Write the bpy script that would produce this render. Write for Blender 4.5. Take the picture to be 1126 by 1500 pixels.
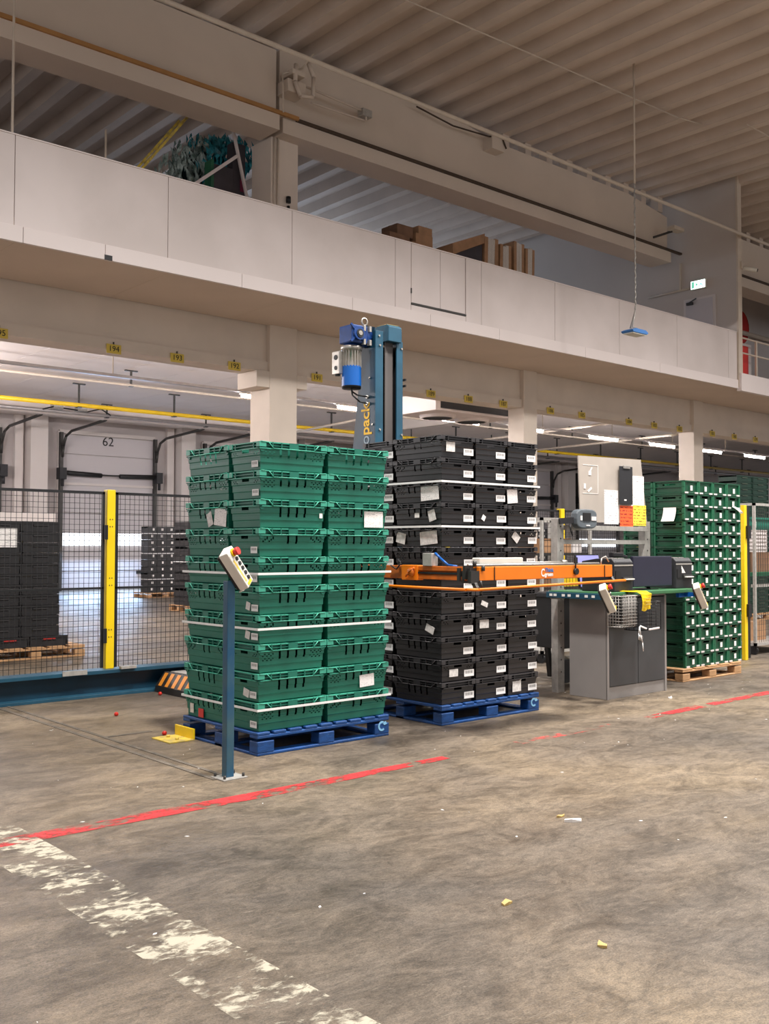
import bpy, math, random
from mathutils import Matrix, Vector
random.seed(7)
for o in list(bpy.data.objects): bpy.data.objects.remove(o)
scn = bpy.context.scene
COL = scn.collection
R = math.radians

# ---------------------------------------------------------------- camera
F_PX, YAW, PITCH, ROLL, CAM_H = 1467.0, .7203, .035, .0016, 1.4315
cd = bpy.data.cameras.new('camera'); cam = bpy.data.objects.new('camera', cd); COL.objects.link(cam)
fwd = Vector((math.sin(YAW)*math.cos(PITCH), math.cos(YAW)*math.cos(PITCH), math.sin(PITCH)))
rgt = Vector((math.cos(YAW), -math.sin(YAW), 0)); upv = rgt.cross(fwd)
r2 = rgt*math.cos(ROLL)+upv*math.sin(ROLL); u2 = upv*math.cos(ROLL)-rgt*math.sin(ROLL)
cam.matrix_world = Matrix(((r2.x, u2.x, -fwd.x, 0), (r2.y, u2.y, -fwd.y, 0), (r2.z, u2.z, -fwd.z, CAM_H), (0, 0, 0, 1)))
cd.sensor_fit = 'VERTICAL'; cd.sensor_height = 36; cd.lens = F_PX/1500*36; cd.clip_end = 200; cd.clip_start = .05
scn.camera = cam
# ---------------------------------------------------------------- world, lamps, exposure
w = bpy.data.worlds.new('hall_ambient'); scn.world = w; w.use_nodes = True
w.node_tree.nodes['Background'].inputs[0].default_value = (.98, .97, 1.0, 1)
w.node_tree.nodes['Background'].inputs[1].default_value = .58
def area(name, loc, size, energy, col, rot=(0, 0, 0), sy=None, spread=180):
    l = bpy.data.lights.new(name, 'AREA'); l.energy = energy; l.color = col; l.size = size; l.spread = R(spread)
    if sy: l.shape = 'RECTANGLE'; l.size_y = sy
    o = bpy.data.objects.new(name, l); COL.objects.link(o); o.location = loc; o.rotation_euler = rot
    return o
WARM = (1, .962, .925)
for i, (x, y, e) in enumerate([(3.6, 4.0, 640), (8.8, 3.2, 600), (14.4, 3.4, 600), (20, 4, 560), (3.2, -3.0, 160), (9, -3.0, 300), (16, -2.0, 380)]):
    area('high_bay_lamp', (x, y, 9.0), .7, e, WARM, spread=150)
area('mezz_blue_fill', (15.5, 22.8, 8.1), 7.0, 120, (.62, .78, 1.0), (R(-97), 0, 0), 1.6)  # unseen area light added to tint the rear roof deck blue
area('dock_daylight', (14.8, 30.6, 1.55), 3.0, 260, (.45, .66, 1.0), (R(-50), 0, 0), .5)
for x, y in ((-1.5, 22), (2.2, 22), (5.6, 22), (-1, 17), (3.2, 17)):  # unseen point lights added to brighten the ground-floor ceiling
    l = bpy.data.lights.new('ceiling_fill_point', 'POINT'); l.energy = 430; l.color = (1, .935, .93); l.shadow_soft_size = .25
    o = bpy.data.objects.new('ceiling_fill_point', l); COL.objects.link(o); o.location = (x, y, 4.5)
scn.view_settings.view_transform = 'Standard'; scn.view_settings.look = 'None'
scn.view_settings.exposure = 0.28; scn.view_settings.gamma = 1.0; scn.view_settings.use_curve_mapping = False

# ---------------------------------------------------------------- materials
M = {}
def srgb(c):
    return tuple(((v/255)/12.92 if v/255 <= .04045 else ((v/255+.055)/1.055)**2.4) for v in c)
def mat(name, c, rough=.5, metal=0, var=.12, scale=6, bump=0, spec=.5, c2=None, stretch=None, bscale=None):
    m = bpy.data.materials.new(name); m.use_nodes = True; nt = m.node_tree; b = nt.nodes['Principled BSDF']
    c = srgb(c); c2 = srgb(c2) if c2 else tuple(v*(1-var*2) for v in c)
    tc = nt.nodes.new('ShaderNodeTexCoord'); mp = nt.nodes.new('ShaderNodeMapping')
    nt.links.new(tc.outputs['Object'], mp.inputs[0])
    if stretch: mp.inputs['Scale'].default_value = stretch
    n = nt.nodes.new('ShaderNodeTexNoise'); n.inputs['Scale'].default_value = scale; n.inputs['Detail'].default_value = 5
    nt.links.new(mp.outputs[0], n.inputs['Vector'])
    r = nt.nodes.new('ShaderNodeValToRGB'); r.color_ramp.elements[0].position = .35; r.color_ramp.elements[1].position = .62
    r.color_ramp.elements[0].color = (*c2, 1); r.color_ramp.elements[1].color = (*c, 1)
    nt.links.new(n.outputs['Fac'], r.inputs[0]); nt.links.new(r.outputs[0], b.inputs['Base Color'])
    b.inputs['Roughness'].default_value = rough; b.inputs['Metallic'].default_value = metal
    b.inputs['Specular IOR Level'].default_value = spec
    if bump:
        bp = nt.nodes.new('ShaderNodeBump'); bp.inputs['Strength'].default_value = bump; bp.inputs['Distance'].default_value = .01
        n2 = nt.nodes.new('ShaderNodeTexNoise'); n2.inputs['Scale'].default_value = bscale or scale*6; n2.inputs['Detail'].default_value = 4
        nt.links.new(mp.outputs[0], n2.inputs['Vector']); nt.links.new(n2.outputs['Fac'], bp.inputs['Height']); nt.links.new(bp.outputs[0], b.inputs['Normal'])
    M[name] = m; return m
def emis(name, c, s):
    m = bpy.data.materials.new(name); m.use_nodes = True; b = m.node_tree.nodes['Principled BSDF']
    b.inputs['Base Color'].default_value = (.8, .8, .8, 1); b.inputs['Emission Color'].default_value = (*c, 1); b.inputs['Emission Strength'].default_value = s
    M[name] = m
mat('crate_green', (28, 112, 93), .42, var=.10, scale=5, spec=.45)
mat('crate_green_light', (66, 168, 142), .45, var=.08, scale=20)
mat('crate_black', (40, 39, 41), .38, var=.14, scale=7, spec=.5)
mat('crate_black_edge', (58, 56, 58), .4, var=.1, scale=20)
mat('crate_dark_green', (13, 76, 50), .45, var=.12, scale=9)
mat('crate_dark_green_post', (22, 96, 64), .45, var=.1, scale=9)
mat('crate_far_green', (20, 52, 40), .5, var=.15, scale=8)
mat('crate_far_grip', (84, 100, 84), .5, var=.15, scale=8)
mat('pallet_blue', (10, 72, 138), .62, var=.2, scale=9, bump=.25, stretch=(1, 1, 3))
mat('pallet_wood', (196, 152, 108), .75, var=.16, scale=7, bump=.3)
mat('mark_blue', (140, 200, 240), .6, var=.03)
mat('white_strap', (238, 238, 236), .35, var=.02)
mat('paper', (240, 236, 232), .7, var=.03, scale=12)
mat('paper_torn', (226, 222, 218), .7, var=.12, scale=40)
mat('paint_steel_blue', (34, 80, 102), .42, var=.12, scale=5)
mat('paint_steel_blue_dark', (18, 56, 76), .4, var=.12, scale=4)
mat('post_blue', (22, 78, 112), .4, c2=(58, 94, 106), scale=9, stretch=(1, 1, .5))
mat('motor_blue', (12, 88, 168), .35, var=.05)
mat('gear_blue', (18, 60, 124), .4, var=.12, scale=14)
mat('aluminium', (190, 184, 176), .35, .75, var=.08, scale=18)
mat('galvanised', (178, 174, 168), .42, .2, var=.1, scale=22)
mat('steel_dark', (70, 68, 66), .45, .5, var=.1)
mat('belt_rubber', (88, 82, 80), .6, var=.1, scale=3)
mat('channel', (116, 106, 94), .7, c2=(84, 78, 70), scale=12)
mat('black', (24, 24, 26), .5, var=.1)
mat('black_soft', (34, 34, 38), .55, var=.1)
mat('screen_back', (34, 34, 54), .45, var=.05)
mat('orange', (236, 126, 10), .42, var=.05, scale=4)
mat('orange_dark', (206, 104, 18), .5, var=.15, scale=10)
mat('yellow', (240, 204, 16), .45, var=.04)
mat('yellow_worn', (226, 196, 74), .65, c2=(178, 158, 96), scale=14)
mat('red', (214, 48, 40), .4, var=.05)
mat('white_plastic', (226, 222, 210), .45, var=.05)
mat('white_paint', (226, 214, 210), .6, var=.03, scale=2)
mat('cabinet_grey', (152, 147, 144), .34, .15, var=.04, scale=3)
mat('cabinet_dark', (72, 74, 76), .36, .2, var=.05, scale=3)
mat('parapet', (222, 211, 208), .55, c2=(206, 195, 191), scale=.7)
mat('fascia', (228, 217, 214), .55, var=.02, scale=.8)
mat('soffit', (216, 198, 182), .75, var=.03, scale=1)
mat('concrete_light', (222, 208, 194), .75, var=.04, scale=1.5)
mat('girder', (210, 195, 180), .75, var=.04, scale=.8)
mat('girder_rail', (176, 128, 74), .6, var=.1, scale=3)
mat('conduit', (206, 192, 176), .5, var=.04)
mat('cable_dark', (70, 54, 40), .6)
mat('roof_deck', (208, 192, 178), .7, 0, var=.06, scale=1.2)
mat('ceiling_white', (230, 220, 216), .7, var=.02, scale=1)
mat('wall_grey', (190, 182, 180), .65, var=.03, scale=.6)
mat('wall_light', (214, 206, 202), .65, var=.03, scale=.6)
mat('door_panel', (196, 190, 192), .5, var=.02, scale=.6)
mat('mezz_wall', (196, 186, 178), .7, var=.03, scale=.7)
mat('pipe_yellow', (214, 178, 20), .45, var=.05)
mat('pipe_grey', (172, 168, 168), .4, .4, var=.06)
mat('carton', (176, 134, 98), .8, var=.12, scale=5)
mat('carton_dark', (132, 98, 74), .8, var=.12, scale=5)
mat('carton_flat', (214, 204, 192), .8, var=.1, scale=30, stretch=(1, 1, 6))
mat('foil_teal', (70, 176, 190), .25, var=.3, scale=9, c2=(30, 96, 104))
mat('foil_dark', (22, 58, 60), .4, var=.3, scale=9)
mat('foil_grey', (190, 204, 198), .22, var=.3, scale=9, c2=(86, 108, 100))
mat('mat_green', (58, 110, 70), .5, var=.08)
mat('laptop_screen', (150, 150, 216), .4, var=.05)
mat('sheet_orange', (246, 104, 44), .6, var=.02)
mat('sheet_yellow', (250, 224, 70), .6, var=.02)
mat('board_grey', (180, 170, 160), .3, var=.07, scale=3)
mat('device_grey', (92, 100, 106), .45, var=.06)
mat('tag_yellow', (224, 196, 84), .6, var=.04)
mat('ink', (30, 28, 28), .6, var=.02)
mat('ink_grey', (150, 148, 150), .6, var=.02)
mat('text_yellow', (240, 186, 30), .5, var=.02)
mat('text_pale', (150, 166, 178), .5, var=.02)
mat('text_white', (244, 244, 240), .5, var=.02)
mat('text_blue', (60, 120, 190), .5, var=.02)
mat('hazard_black', (40, 38, 36), .55, var=.1)
mat('hazard_orange', (236, 148, 48), .55, var=.06)
mat('tray_white', (224, 216, 214), .5, var=.04)
mat('tomato', (206, 40, 24), .3, var=.08)
mat('scrap_violet', (160, 170, 216), .4, var=.08, scale=30)
mat('scrap_tan', (206, 176, 110), .7, var=.12, scale=30)
mat('magenta', (120, 24, 60), .5)
mat('dark_green_paint', (28, 96, 66), .5)
mat('dark_panel', (60, 54, 60), .5)
emis('tube_glow', (1.0, .95, .95), 300)
emis('exit_glow', (.75, 1.0, .92), 3.2)
emis('dock_glass', (.86, .93, 1.0), 1.6)
emis('mezz_window_glow', (.62, .78, 1.0), .6)
emis('exit_green', (.02, .42, .25), 1.0)

def label_mat(name, hi=.85, rows=9):
    m = bpy.data.materials.new(name); m.use_nodes = True; nt = m.node_tree; b = nt.nodes['Principled BSDF']
    tc = nt.nodes.new('ShaderNodeTexCoord'); sp = nt.nodes.new('ShaderNodeSeparateXYZ'); nt.links.new(tc.outputs['UV'], sp.inputs[0])
    n = nt.nodes.new('ShaderNodeTexNoise'); n.noise_dimensions = '1D'; n.inputs['Scale'].default_value = 22; n.inputs['Detail'].default_value = 1
    nt.links.new(sp.outputs[0], n.inputs['W'])
    def mth(op, a, v):
        q = nt.nodes.new('ShaderNodeMath'); q.operation = op; nt.links.new(a, q.inputs[0])
        if isinstance(v, (int, float)): q.inputs[1].default_value = v
        else: nt.links.new(v, q.inputs[1])
        return q.outputs[0]
    bars = mth('LESS_THAN', n.outputs[0], .5)
    k = mth('MULTIPLY', mth('GREATER_THAN', sp.outputs[1], .42), mth('LESS_THAN', sp.outputs[1], .82))
    k = mth('MULTIPLY', k, mth('MULTIPLY', mth('GREATER_THAN', sp.outputs[0], .12), mth('LESS_THAN', sp.outputs[0], .88)))
    f = mth('MULTIPLY', bars, k)
    mx = nt.nodes.new('ShaderNodeMix'); mx.data_type = 'RGBA'; nt.links.new(f, mx.inputs['Factor'])
    mx.inputs['A'].default_value = (hi, hi*.985, hi*.97, 1); mx.inputs['B'].default_value = (.05, .045, .045, 1)
    nt.links.new(mx.outputs['Result'], b.inputs['Base Color']); b.inputs['Roughness'].default_value = .6
    M[name] = m
label_mat('barcode')
def specks(name, col, scale, thr, amt=.8):
    # dried splashes and label residue on the plastic
    m = M[name]; nt = m.node_tree; b = nt.nodes['Principled BSDF']; L = nt.links.new
    old = b.inputs['Base Color'].links[0].from_socket
    tc = nt.nodes.new('ShaderNodeTexCoord'); oi = nt.nodes.new('ShaderNodeObjectInfo'); ad = nt.nodes.new('ShaderNodeVectorMath'); ad.operation = 'ADD'
    L(tc.outputs['Object'], ad.inputs[0]); sc_ = nt.nodes.new('ShaderNodeMath'); sc_.operation = 'MULTIPLY'; sc_.inputs[1].default_value = 40; L(oi.outputs['Random'], sc_.inputs[0]); L(sc_.outputs[0], ad.inputs[1])
    n = nt.nodes.new('ShaderNodeTexNoise'); n.inputs['Scale'].default_value = scale; n.inputs['Detail'].default_value = 9; n.inputs['Roughness'].default_value = .75; L(ad.outputs[0], n.inputs['Vector'])
    r = nt.nodes.new('ShaderNodeValToRGB'); r.color_ramp.elements[0].position = thr; r.color_ramp.elements[1].position = thr+.06; r.color_ramp.elements[1].color = (amt, amt, amt, 1); L(n.outputs['Fac'], r.inputs[0])
    mx = nt.nodes.new('ShaderNodeMix'); mx.data_type = 'RGBA'; L(r.outputs[0], mx.inputs['Factor']); L(old, mx.inputs['A']); mx.inputs['B'].default_value = (*srgb(col), 1); L(mx.outputs['Result'], b.inputs['Base Color'])
specks('crate_black', (170, 164, 158), 13, .66, .6); specks('crate_green', (150, 190, 174), 12, .66, .45); specks('pallet_blue', (96, 128, 150), 14, .64, .5); specks('cabinet_grey', (96, 92, 90), 9, .68, .7)
def print_mat(name, base, ink, rows=12, dens=.5):
    m = bpy.data.materials.new(name); m.use_nodes = True; nt = m.node_tree; b = nt.nodes['Principled BSDF']
    tc = nt.nodes.new('ShaderNodeTexCoord'); mp = nt.nodes.new('ShaderNodeMapping'); mp.inputs['Scale'].default_value = (7, rows, 1)
    nt.links.new(tc.outputs['UV'], mp.inputs[0])
    br = nt.nodes.new('ShaderNodeTexNoise'); br.inputs['Scale'].default_value = 1.6; br.inputs['Detail'].default_value = 2; nt.links.new(mp.outputs[0], br.inputs['Vector'])
    wv = nt.nodes.new('ShaderNodeTexWave'); wv.bands_direction = 'Y'; wv.inputs['Scale'].default_value = .314*1.0; nt.links.new(mp.outputs[0], wv.inputs['Vector'])
    a = nt.nodes.new('ShaderNodeMath'); a.operation = 'MULTIPLY'; 
    g = nt.nodes.new('ShaderNodeMath'); g.operation = 'GREATER_THAN'; g.inputs[1].default_value = dens; nt.links.new(br.outputs['Fac'], g.inputs[0])
    g2 = nt.nodes.new('ShaderNodeMath'); g2.operation = 'GREATER_THAN'; g2.inputs[1].default_value = .6; nt.links.new(wv.outputs['Fac'], g2.inputs[0])
    nt.links.new(g.outputs[0], a.inputs[0]); nt.links.new(g2.outputs[0], a.inputs[1])
    mx = nt.nodes.new('ShaderNodeMix'); mx.data_type = 'RGBA'; nt.links.new(a.outputs[0], mx.inputs['Factor'])
    mx.inputs['A'].default_value = (*srgb(base), 1); mx.inputs['B'].default_value = (*srgb(ink), 1)
    nt.links.new(mx.outputs['Result'], b.inputs['Base Color']); b.inputs['Roughness'].default_value = .65
    M[name] = m
print_mat('printed_sheet', (240, 236, 233), (170, 166, 168), 14, .56)
print_mat('printed_orange', (248, 100, 44), (150, 30, 20), 6, .5)
print_mat('printed_yellow', (250, 226, 74), (150, 110, 30), 7, .5)

def floor_mat():
    m = bpy.data.materials.new('concrete_floor'); m.use_nodes = True; nt = m.node_tree; b = nt.nodes['Principled BSDF']; L = nt.links.new
    tc = nt.nodes.new('ShaderNodeTexCoord')
    def noise(sc, det, st=(1, 1, 1), rot=0, dist=0, rough=.55):
        mp = nt.nodes.new('ShaderNodeMapping'); mp.inputs['Scale'].default_value = st; mp.inputs['Rotation'].default_value = (0, 0, rot)
        L(tc.outputs['Object'], mp.inputs[0]); n = nt.nodes.new('ShaderNodeTexNoise'); n.inputs['Scale'].default_value = sc
        n.inputs['Detail'].default_value = det; n.inputs['Distortion'].default_value = dist; n.inputs['Roughness'].default_value = rough
        L(mp.outputs[0], n.inputs['Vector']); return n.outputs['Fac']
    def ramp(f, stops):
        r = nt.nodes.new('ShaderNodeValToRGB'); L(f, r.inputs[0])
        while len(r.color_ramp.elements) < len(stops): r.color_ramp.elements.new(.5)
        for e, (p, c) in zip(r.color_ramp.elements, stops): e.position = p; e.color = (*c, 1) if len(c) == 3 else c
        return r.outputs[0]
    def mix(a, c, f, mode='MIX'):
        x = nt.nodes.new('ShaderNodeMix'); x.data_type = 'RGBA'; x.blend_type = mode
        L(f, x.inputs['Factor']) if not isinstance(f, float) else setattr(x.inputs['Factor'], 'default_value', f)
        L(a, x.inputs['A']); L(c, x.inputs['B']); return x.outputs['Result']
    base = ramp(noise(.42, 6, dist=.4, rough=.6), [(.34, srgb((106, 97, 88))), (.5, srgb((130, 117, 102))), (.66, srgb((154, 137, 114)))])
    smear = ramp(noise(2.4, 12, (1, 1.7, 1), R(35), 1.0, .8), [(.40, srgb((150, 146, 142))), (.58, (1, 1, 1))])
    base = mix(base, smear, .7, 'MULTIPLY')
    fine = ramp(noise(17, 12, (1, 1.8, 1), R(-42), .6, .85), [(.40, (.42, .42, .42)), (.56, (1.10, 1.08, 1.05))])
    base = mix(base, fine, .6, 'MULTIPLY')
    grit = ramp(noise(120, 4, (1, 1.3, 1), R(30), .2, .8), [(.43, (.35, .35, .35)), (.54, (1.10, 1.10, 1.10))])
    base = mix(base, grit, .55, 'MULTIPLY')
    sc = ramp(noise(9, 10, (.5, 8, 1), R(48), 2.6, .75), [(.58, (0, 0, 0)), (.68, (1, 1, 1))])
    lite = nt.nodes.new('ShaderNodeRGB'); lite.outputs[0].default_value = (*srgb((190, 178, 158)), 1)
    f = nt.nodes.new('ShaderNodeMath'); f.operation = 'MULTIPLY'; f.inputs[1].default_value = .4; L(sc, f.inputs[0])
    base = mix(base, lite.outputs[0], f.outputs[0])
    sc2 = ramp(noise(7, 10, (7, .6, 1), R(18), 2.2, .75), [(.60, (0, 0, 0)), (.70, (1, 1, 1))])
    f2 = nt.nodes.new('ShaderNodeMath'); f2.operation = 'MULTIPLY'; f2.inputs[1].default_value = .3; L(sc2, f2.inputs[0])
    dk_ = nt.nodes.new('ShaderNodeRGB'); dk_.outputs[0].default_value = (*srgb((78, 74, 70)), 1)
    base = mix(base, dk_.outputs[0], f2.outputs[0])
    L(base, b.inputs['Base Color'])
    rg = ramp(noise(1.7, 6, (1, 2, 1), R(20), .5), [(.3, (.36, .36, .36)), (.7, (.62, .62, .62))]); L(rg, b.inputs['Roughness'])
    bp = nt.nodes.new('ShaderNodeBump'); bp.inputs['Strength'].default_value = .6; bp.inputs['Distance'].default_value = .004
    L(noise(26, 8, (1, 2.2, 1), R(-42), .6, .7), bp.inputs['Height']); L(bp.outputs[0], b.inputs['Normal'])
    b.inputs['Specular IOR Level'].default_value = .4
    M['floor'] = m
floor_mat()
def worn_mat(name, c, thr, scale, edge=.05):
    m = bpy.data.materials.new(name); m.use_nodes = True; nt = m.node_tree; b = nt.nodes['Principled BSDF']; L = nt.links.new
    tc = nt.nodes.new('ShaderNodeTexCoord'); mp = nt.nodes.new('ShaderNodeMapping'); mp.inputs['Scale'].default_value = (1, 1.6, 1); mp.inputs['Rotation'].default_value = (0, 0, .6)
    L(tc.outputs['Object'], mp.inputs[0])
    n = nt.nodes.new('ShaderNodeTexNoise'); n.inputs['Scale'].default_value = scale; n.inputs['Detail'].default_value = 8; n.inputs['Roughness'].default_value = .65; n.inputs['Distortion'].default_value = .5; L(mp.outputs[0], n.inputs['Vector'])
    n3 = nt.nodes.new('ShaderNodeTexNoise'); n3.inputs['Scale'].default_value = scale*.22; n3.inputs['Detail'].default_value = 3; L(mp.outputs[0], n3.inputs['Vector'])
    ad = nt.nodes.new('ShaderNodeMath'); ad.operation = 'ADD'; L(n.outputs['Fac'], ad.inputs[0]); L(n3.outputs['Fac'], ad.inputs[1])
    r = nt.nodes.new('ShaderNodeValToRGB'); r.color_ramp.elements[0].position = thr/2; r.color_ramp.elements[1].position = thr/2+edge
    hv = nt.nodes.new('ShaderNodeMath'); hv.operation = 'MULTIPLY'; hv.inputs[1].default_value = .5; L(ad.outputs[0], hv.inputs[0]); L(hv.outputs[0], r.inputs[0])
    b.inputs['Base Color'].default_value = (*srgb(c), 1); b.inputs['Roughness'].default_value = .55
    tr = nt.nodes.new('ShaderNodeBsdfTransparent'); mx = nt.nodes.new('ShaderNodeMixShader')
    L(r.outputs[0], mx.inputs[0]); L(tr.outputs[0], mx.inputs[1]); L(b.outputs[0], mx.inputs[2])
    L(mx.outputs[0], nt.nodes['Material Output'].inputs[0]); M[name] = m
worn_mat('paint_red', (190, 50, 52), .86, 16, .10)
worn_mat('paint_red_faint', (214, 84, 78), .98, 9, .12)
worn_mat('paint_white', (180, 172, 154), .985, 15, .07)

# ---------------------------------------------------------------- mesh helpers
class MB:
    def __init__(s): s.v = []; s.f = []; s.m = []; s.uv = {}; s.smooth = set()
    def quad(s, a, b, c, d, m=0, uv=False):
        n = len(s.v); s.v += [a, b, c, d]; s.f.append((n, n+1, n+2, n+3)); s.m.append(m)
        if uv: s.uv[len(s.f)-1] = ((0, 0), (1, 0), (1, 1), (0, 1))
    def poly(s, pts, m=0):
        n = len(s.v); s.v += list(pts); s.f.append(tuple(range(n, n+len(pts)))); s.m.append(m)
    def box(s, x0, x1, y0, y1, z0, z1, m=0, mt=None):
        n = len(s.v); p = [(x, y, z) for z in (z0, z1) for x, y in ((x0, y0), (x1, y0), (x1, y1), (x0, y1))]
        if mt: p = [tuple(mt @ Vector(q)) for q in p]
        s.v += p
        for f in ((3, 2, 1, 0), (4, 5, 6, 7), (0, 1, 5, 4), (1, 2, 6, 5), (2, 3, 7, 6), (3, 0, 4, 7)): s.f.append(tuple(n+i for i in f)); s.m.append(m)
        return s
    def sheet(s, x0, x1, y, z0, z1, t=.002, m=0, axis='y'):
        # thin printed sheet facing -y (or -x) with uv on the face
        if axis == 'y':
            s.box(x0, x1, y-t, y, z0, z1, m); k = len(s.f)-4
        else:
            s.box(y-t, y, x0, x1, z0, z1, m); k = len(s.f)-1
        if axis == 'y': s.uv[k] = ((0, 0), (1, 0), (1, 1), (0, 1))
        else: s.uv[k] = ((0, 0), (1, 0), (1, 1), (0, 1))
        return s
    def cyl(s, p0, p1, r, n=10, m=0, r1=None, cap=True, smooth=True):
        p0 = Vector(p0); p1 = Vector(p1); d = (p1-p0).normalized(); r1 = r if r1 is None else r1
        a = d.orthogonal().normalized(); b = d.cross(a); k = len(s.v)
        for i in range(n):
            t = 2*math.pi*i/n; o = a*math.cos(t)+b*math.sin(t); s.v.append(tuple(p0+o*r)); s.v.append(tuple(p1+o*r1))
        for i in range(n):
            j = (i+1) % n; s.f.append((k+2*i, k+2*j, k+2*j+1, k+2*i+1)); s.m.append(m)
            if smooth: s.smooth.add(len(s.f)-1)
        if cap:
            s.f.append(tuple(k+2*i for i in reversed(range(n)))); s.m.append(m); s.f.append(tuple(k+2*i+1 for i in range(n))); s.m.append(m)
        return s
    def tube(s, pts, r, n=6, m=0):
        for a, b in zip(pts, pts[1:]): s.cyl(a, b, r, n, m)
        return s
    def bar(s, p0, p1, w, h, m=0, up=(0, 0, 1)):
        p0 = Vector(p0); p1 = Vector(p1); d = (p1-p0); L = d.length; d.normalize(); u = Vector(up)
        if abs(d.dot(u)) > .99: u = Vector((0, 1, 0))
        x = d.cross(u).normalized(); z = x.cross(d)
        mt = Matrix(((d.x, x.x, z.x, p0.x), (d.y, x.y, z.y, p0.y), (d.z, x.z, z.z, p0.z), (0, 0, 0, 1)))
        return s.box(0, L, -w/2, w/2, -h/2, h/2, m, mt)
    def prism(s, pts, a0, a1, axis='x', m=0):
        # pts 2d polygon; axis = extrude direction
        def P(a, q):
            return {'x': (a, q[0], q[1]), 'y': (q[0], a, q[1]), 'z': (q[0], q[1], a)}[axis]
        n = len(pts); k = len(s.v); s.v += [P(a0, q) for q in pts]+[P(a1, q) for q in pts]
        s.f.append(tuple(k+i for i in reversed(range(n)))); s.m.append(m); s.f.append(tuple(k+n+i for i in range(n))); s.m.append(m)
        for i in range(n):
            j = (i+1) % n; s.f.append((k+i, k+j, k+n+j, k+n+i)); s.m.append(m)
        return s
    def lathe(s, prof, c=(0, 0, 0), n=16, m=0, axis='z'):
        k = len(s.v)
        for (r, h) in prof:
            for i in range(n):
                t = 2*math.pi*i/n; a, b = r*math.cos(t), r*math.sin(t)
                q = {'z': (a, b, h), 'x': (h, a, b), 'y': (a, h, b)}[axis]; s.v.append((q[0]+c[0], q[1]+c[1], q[2]+c[2]))
        for j in range(len(prof)-1):
            for i in range(n):
                i2 = (i+1) % n; s.f.append((k+j*n+i, k+j*n+i2, k+(j+1)*n+i2, k+(j+1)*n+i)); s.m.append(m); s.smooth.add(len(s.f)-1)
        return s
    def mesh(s, name, mats):
        me = bpy.data.meshes.new(name); me.from_pydata(s.v, [], s.f)
        for k in (mats if isinstance(mats, (list, tuple)) else [mats]): me.materials.append(M[k])
        me.polygons.foreach_set('material_index', s.m)
        me.polygons.foreach_set('use_smooth', [i in s.smooth for i in range(len(s.f))])
        if s.uv:
            uv = me.uv_layers.new(name='UVMap')
            for fi, c in s.uv.items():
                for li, q in zip(me.polygons[fi].loop_indices, c): uv.data[li].uv = q
        import bmesh
        bm = bmesh.new(); bm.from_mesh(me); bmesh.ops.recalc_face_normals(bm, faces=bm.faces) if not s.uv else None
        bm.to_mesh(me); bm.free(); me.update()
        return me
    def build(s, name, mats, parent=None, loc=None, bevel=0):
        """parent given: vertices are in the thing's own frame. loc given: vertices are world, origin moved to loc."""
        if loc is not None: s.v = [(x-loc[0], y-loc[1], z-loc[2]) for x, y, z in s.v]
        o = bpy.data.objects.new(name, s.mesh(name, mats)); COL.objects.link(o)
        if loc is not None: o.location = loc
        if parent: o.parent = parent
        if bevel:
            b = o.modifiers.new('bevel', 'BEVEL'); b.width = bevel; b.segments = 2; b.limit_method = 'ANGLE'; b.angle_limit = R(40)
        return o
def tag(o, label, cat, group=None):
    o['label'] = label; o['category'] = cat
    if group: o['group'] = group
    return o
def struct(o): o['kind'] = 'structure'; return o
def thing(name, label, cat, loc=(0, 0, 0), rz=0, group=None):
    o = bpy.data.objects.new(name, None); COL.objects.link(o); o.location = loc; o.rotation_euler = (0, 0, rz); o.empty_display_size = .1
    return tag(o, label, cat, group)
def inst(name, me, parent=None, loc=(0, 0, 0), rz=0, rot=None):
    o = bpy.data.objects.new(name, me); COL.objects.link(o); o.location = loc; o.rotation_euler = rot or (0, 0, rz); o.parent = parent
    return o
def W(t):   # builder for parts of thing t given in world coordinates (t unrotated)
    return MBW(t)
class MBW(MB):
    def __init__(s, t): super().__init__(); s.t = t
    def part(s, name, mats, bevel=0, parent=None):
        l = s.t.location; s.v = [(x-l[0], y-l[1], z-l[2]) for x, y, z in s.v]
        return s.build(name, mats, parent or s.t, None, bevel)
FONT = None
def text(name, body, size, mtx, matname, parent=None, depth=.0015, align='CENTER', bold=0.0, loc=None):
    c = bpy.data.curves.new(name, 'FONT'); c.body = body; c.size = size; c.align_x = align; c.align_y = 'CENTER'; c.extrude = depth; c.offset = bold
    t = bpy.data.objects.new(name, c); COL.objects.link(t)
    bpy.context.view_layer.update()
    me = bpy.data.meshes.new_from_object(t.evaluated_get(bpy.context.evaluated_depsgraph_get()))
    bpy.data.objects.remove(t); bpy.data.curves.remove(c)
    me.transform(mtx); me.materials.clear(); me.materials.append(M[matname]); me.name = name
    o = bpy.data.objects.new(name, me); COL.objects.link(o); o.parent = parent
    return o
def face_my(x, y, z):   # text plane facing -Y
    return Matrix.Translation((x, y, z)) @ Matrix.Rotation(R(90), 4, 'X')
def face_mx_up(x, y, z):  # on a face looking -X, reading upwards
    return Matrix(((0, 0, -1, x), (0, 1, 0, y), (1, 0, 0, z), (0, 0, 0, 1)))
ORD = ['top', 'second', 'third', 'fourth', 'fifth', 'sixth', 'seventh', 'eighth', 'ninth', 'tenth', 'eleventh', 'twelfth', 'thirteenth', 'bottom']
def lay(k, n): return 'bottom layer' if k == n-1 else ('top layer' if k == 0 else ORD[k]+' layer from top')

# ================================================================ SETTING
struct(MB().box(-12, 66, -14, 33, -.2, 0).build('floor', 'floor'))
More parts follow.
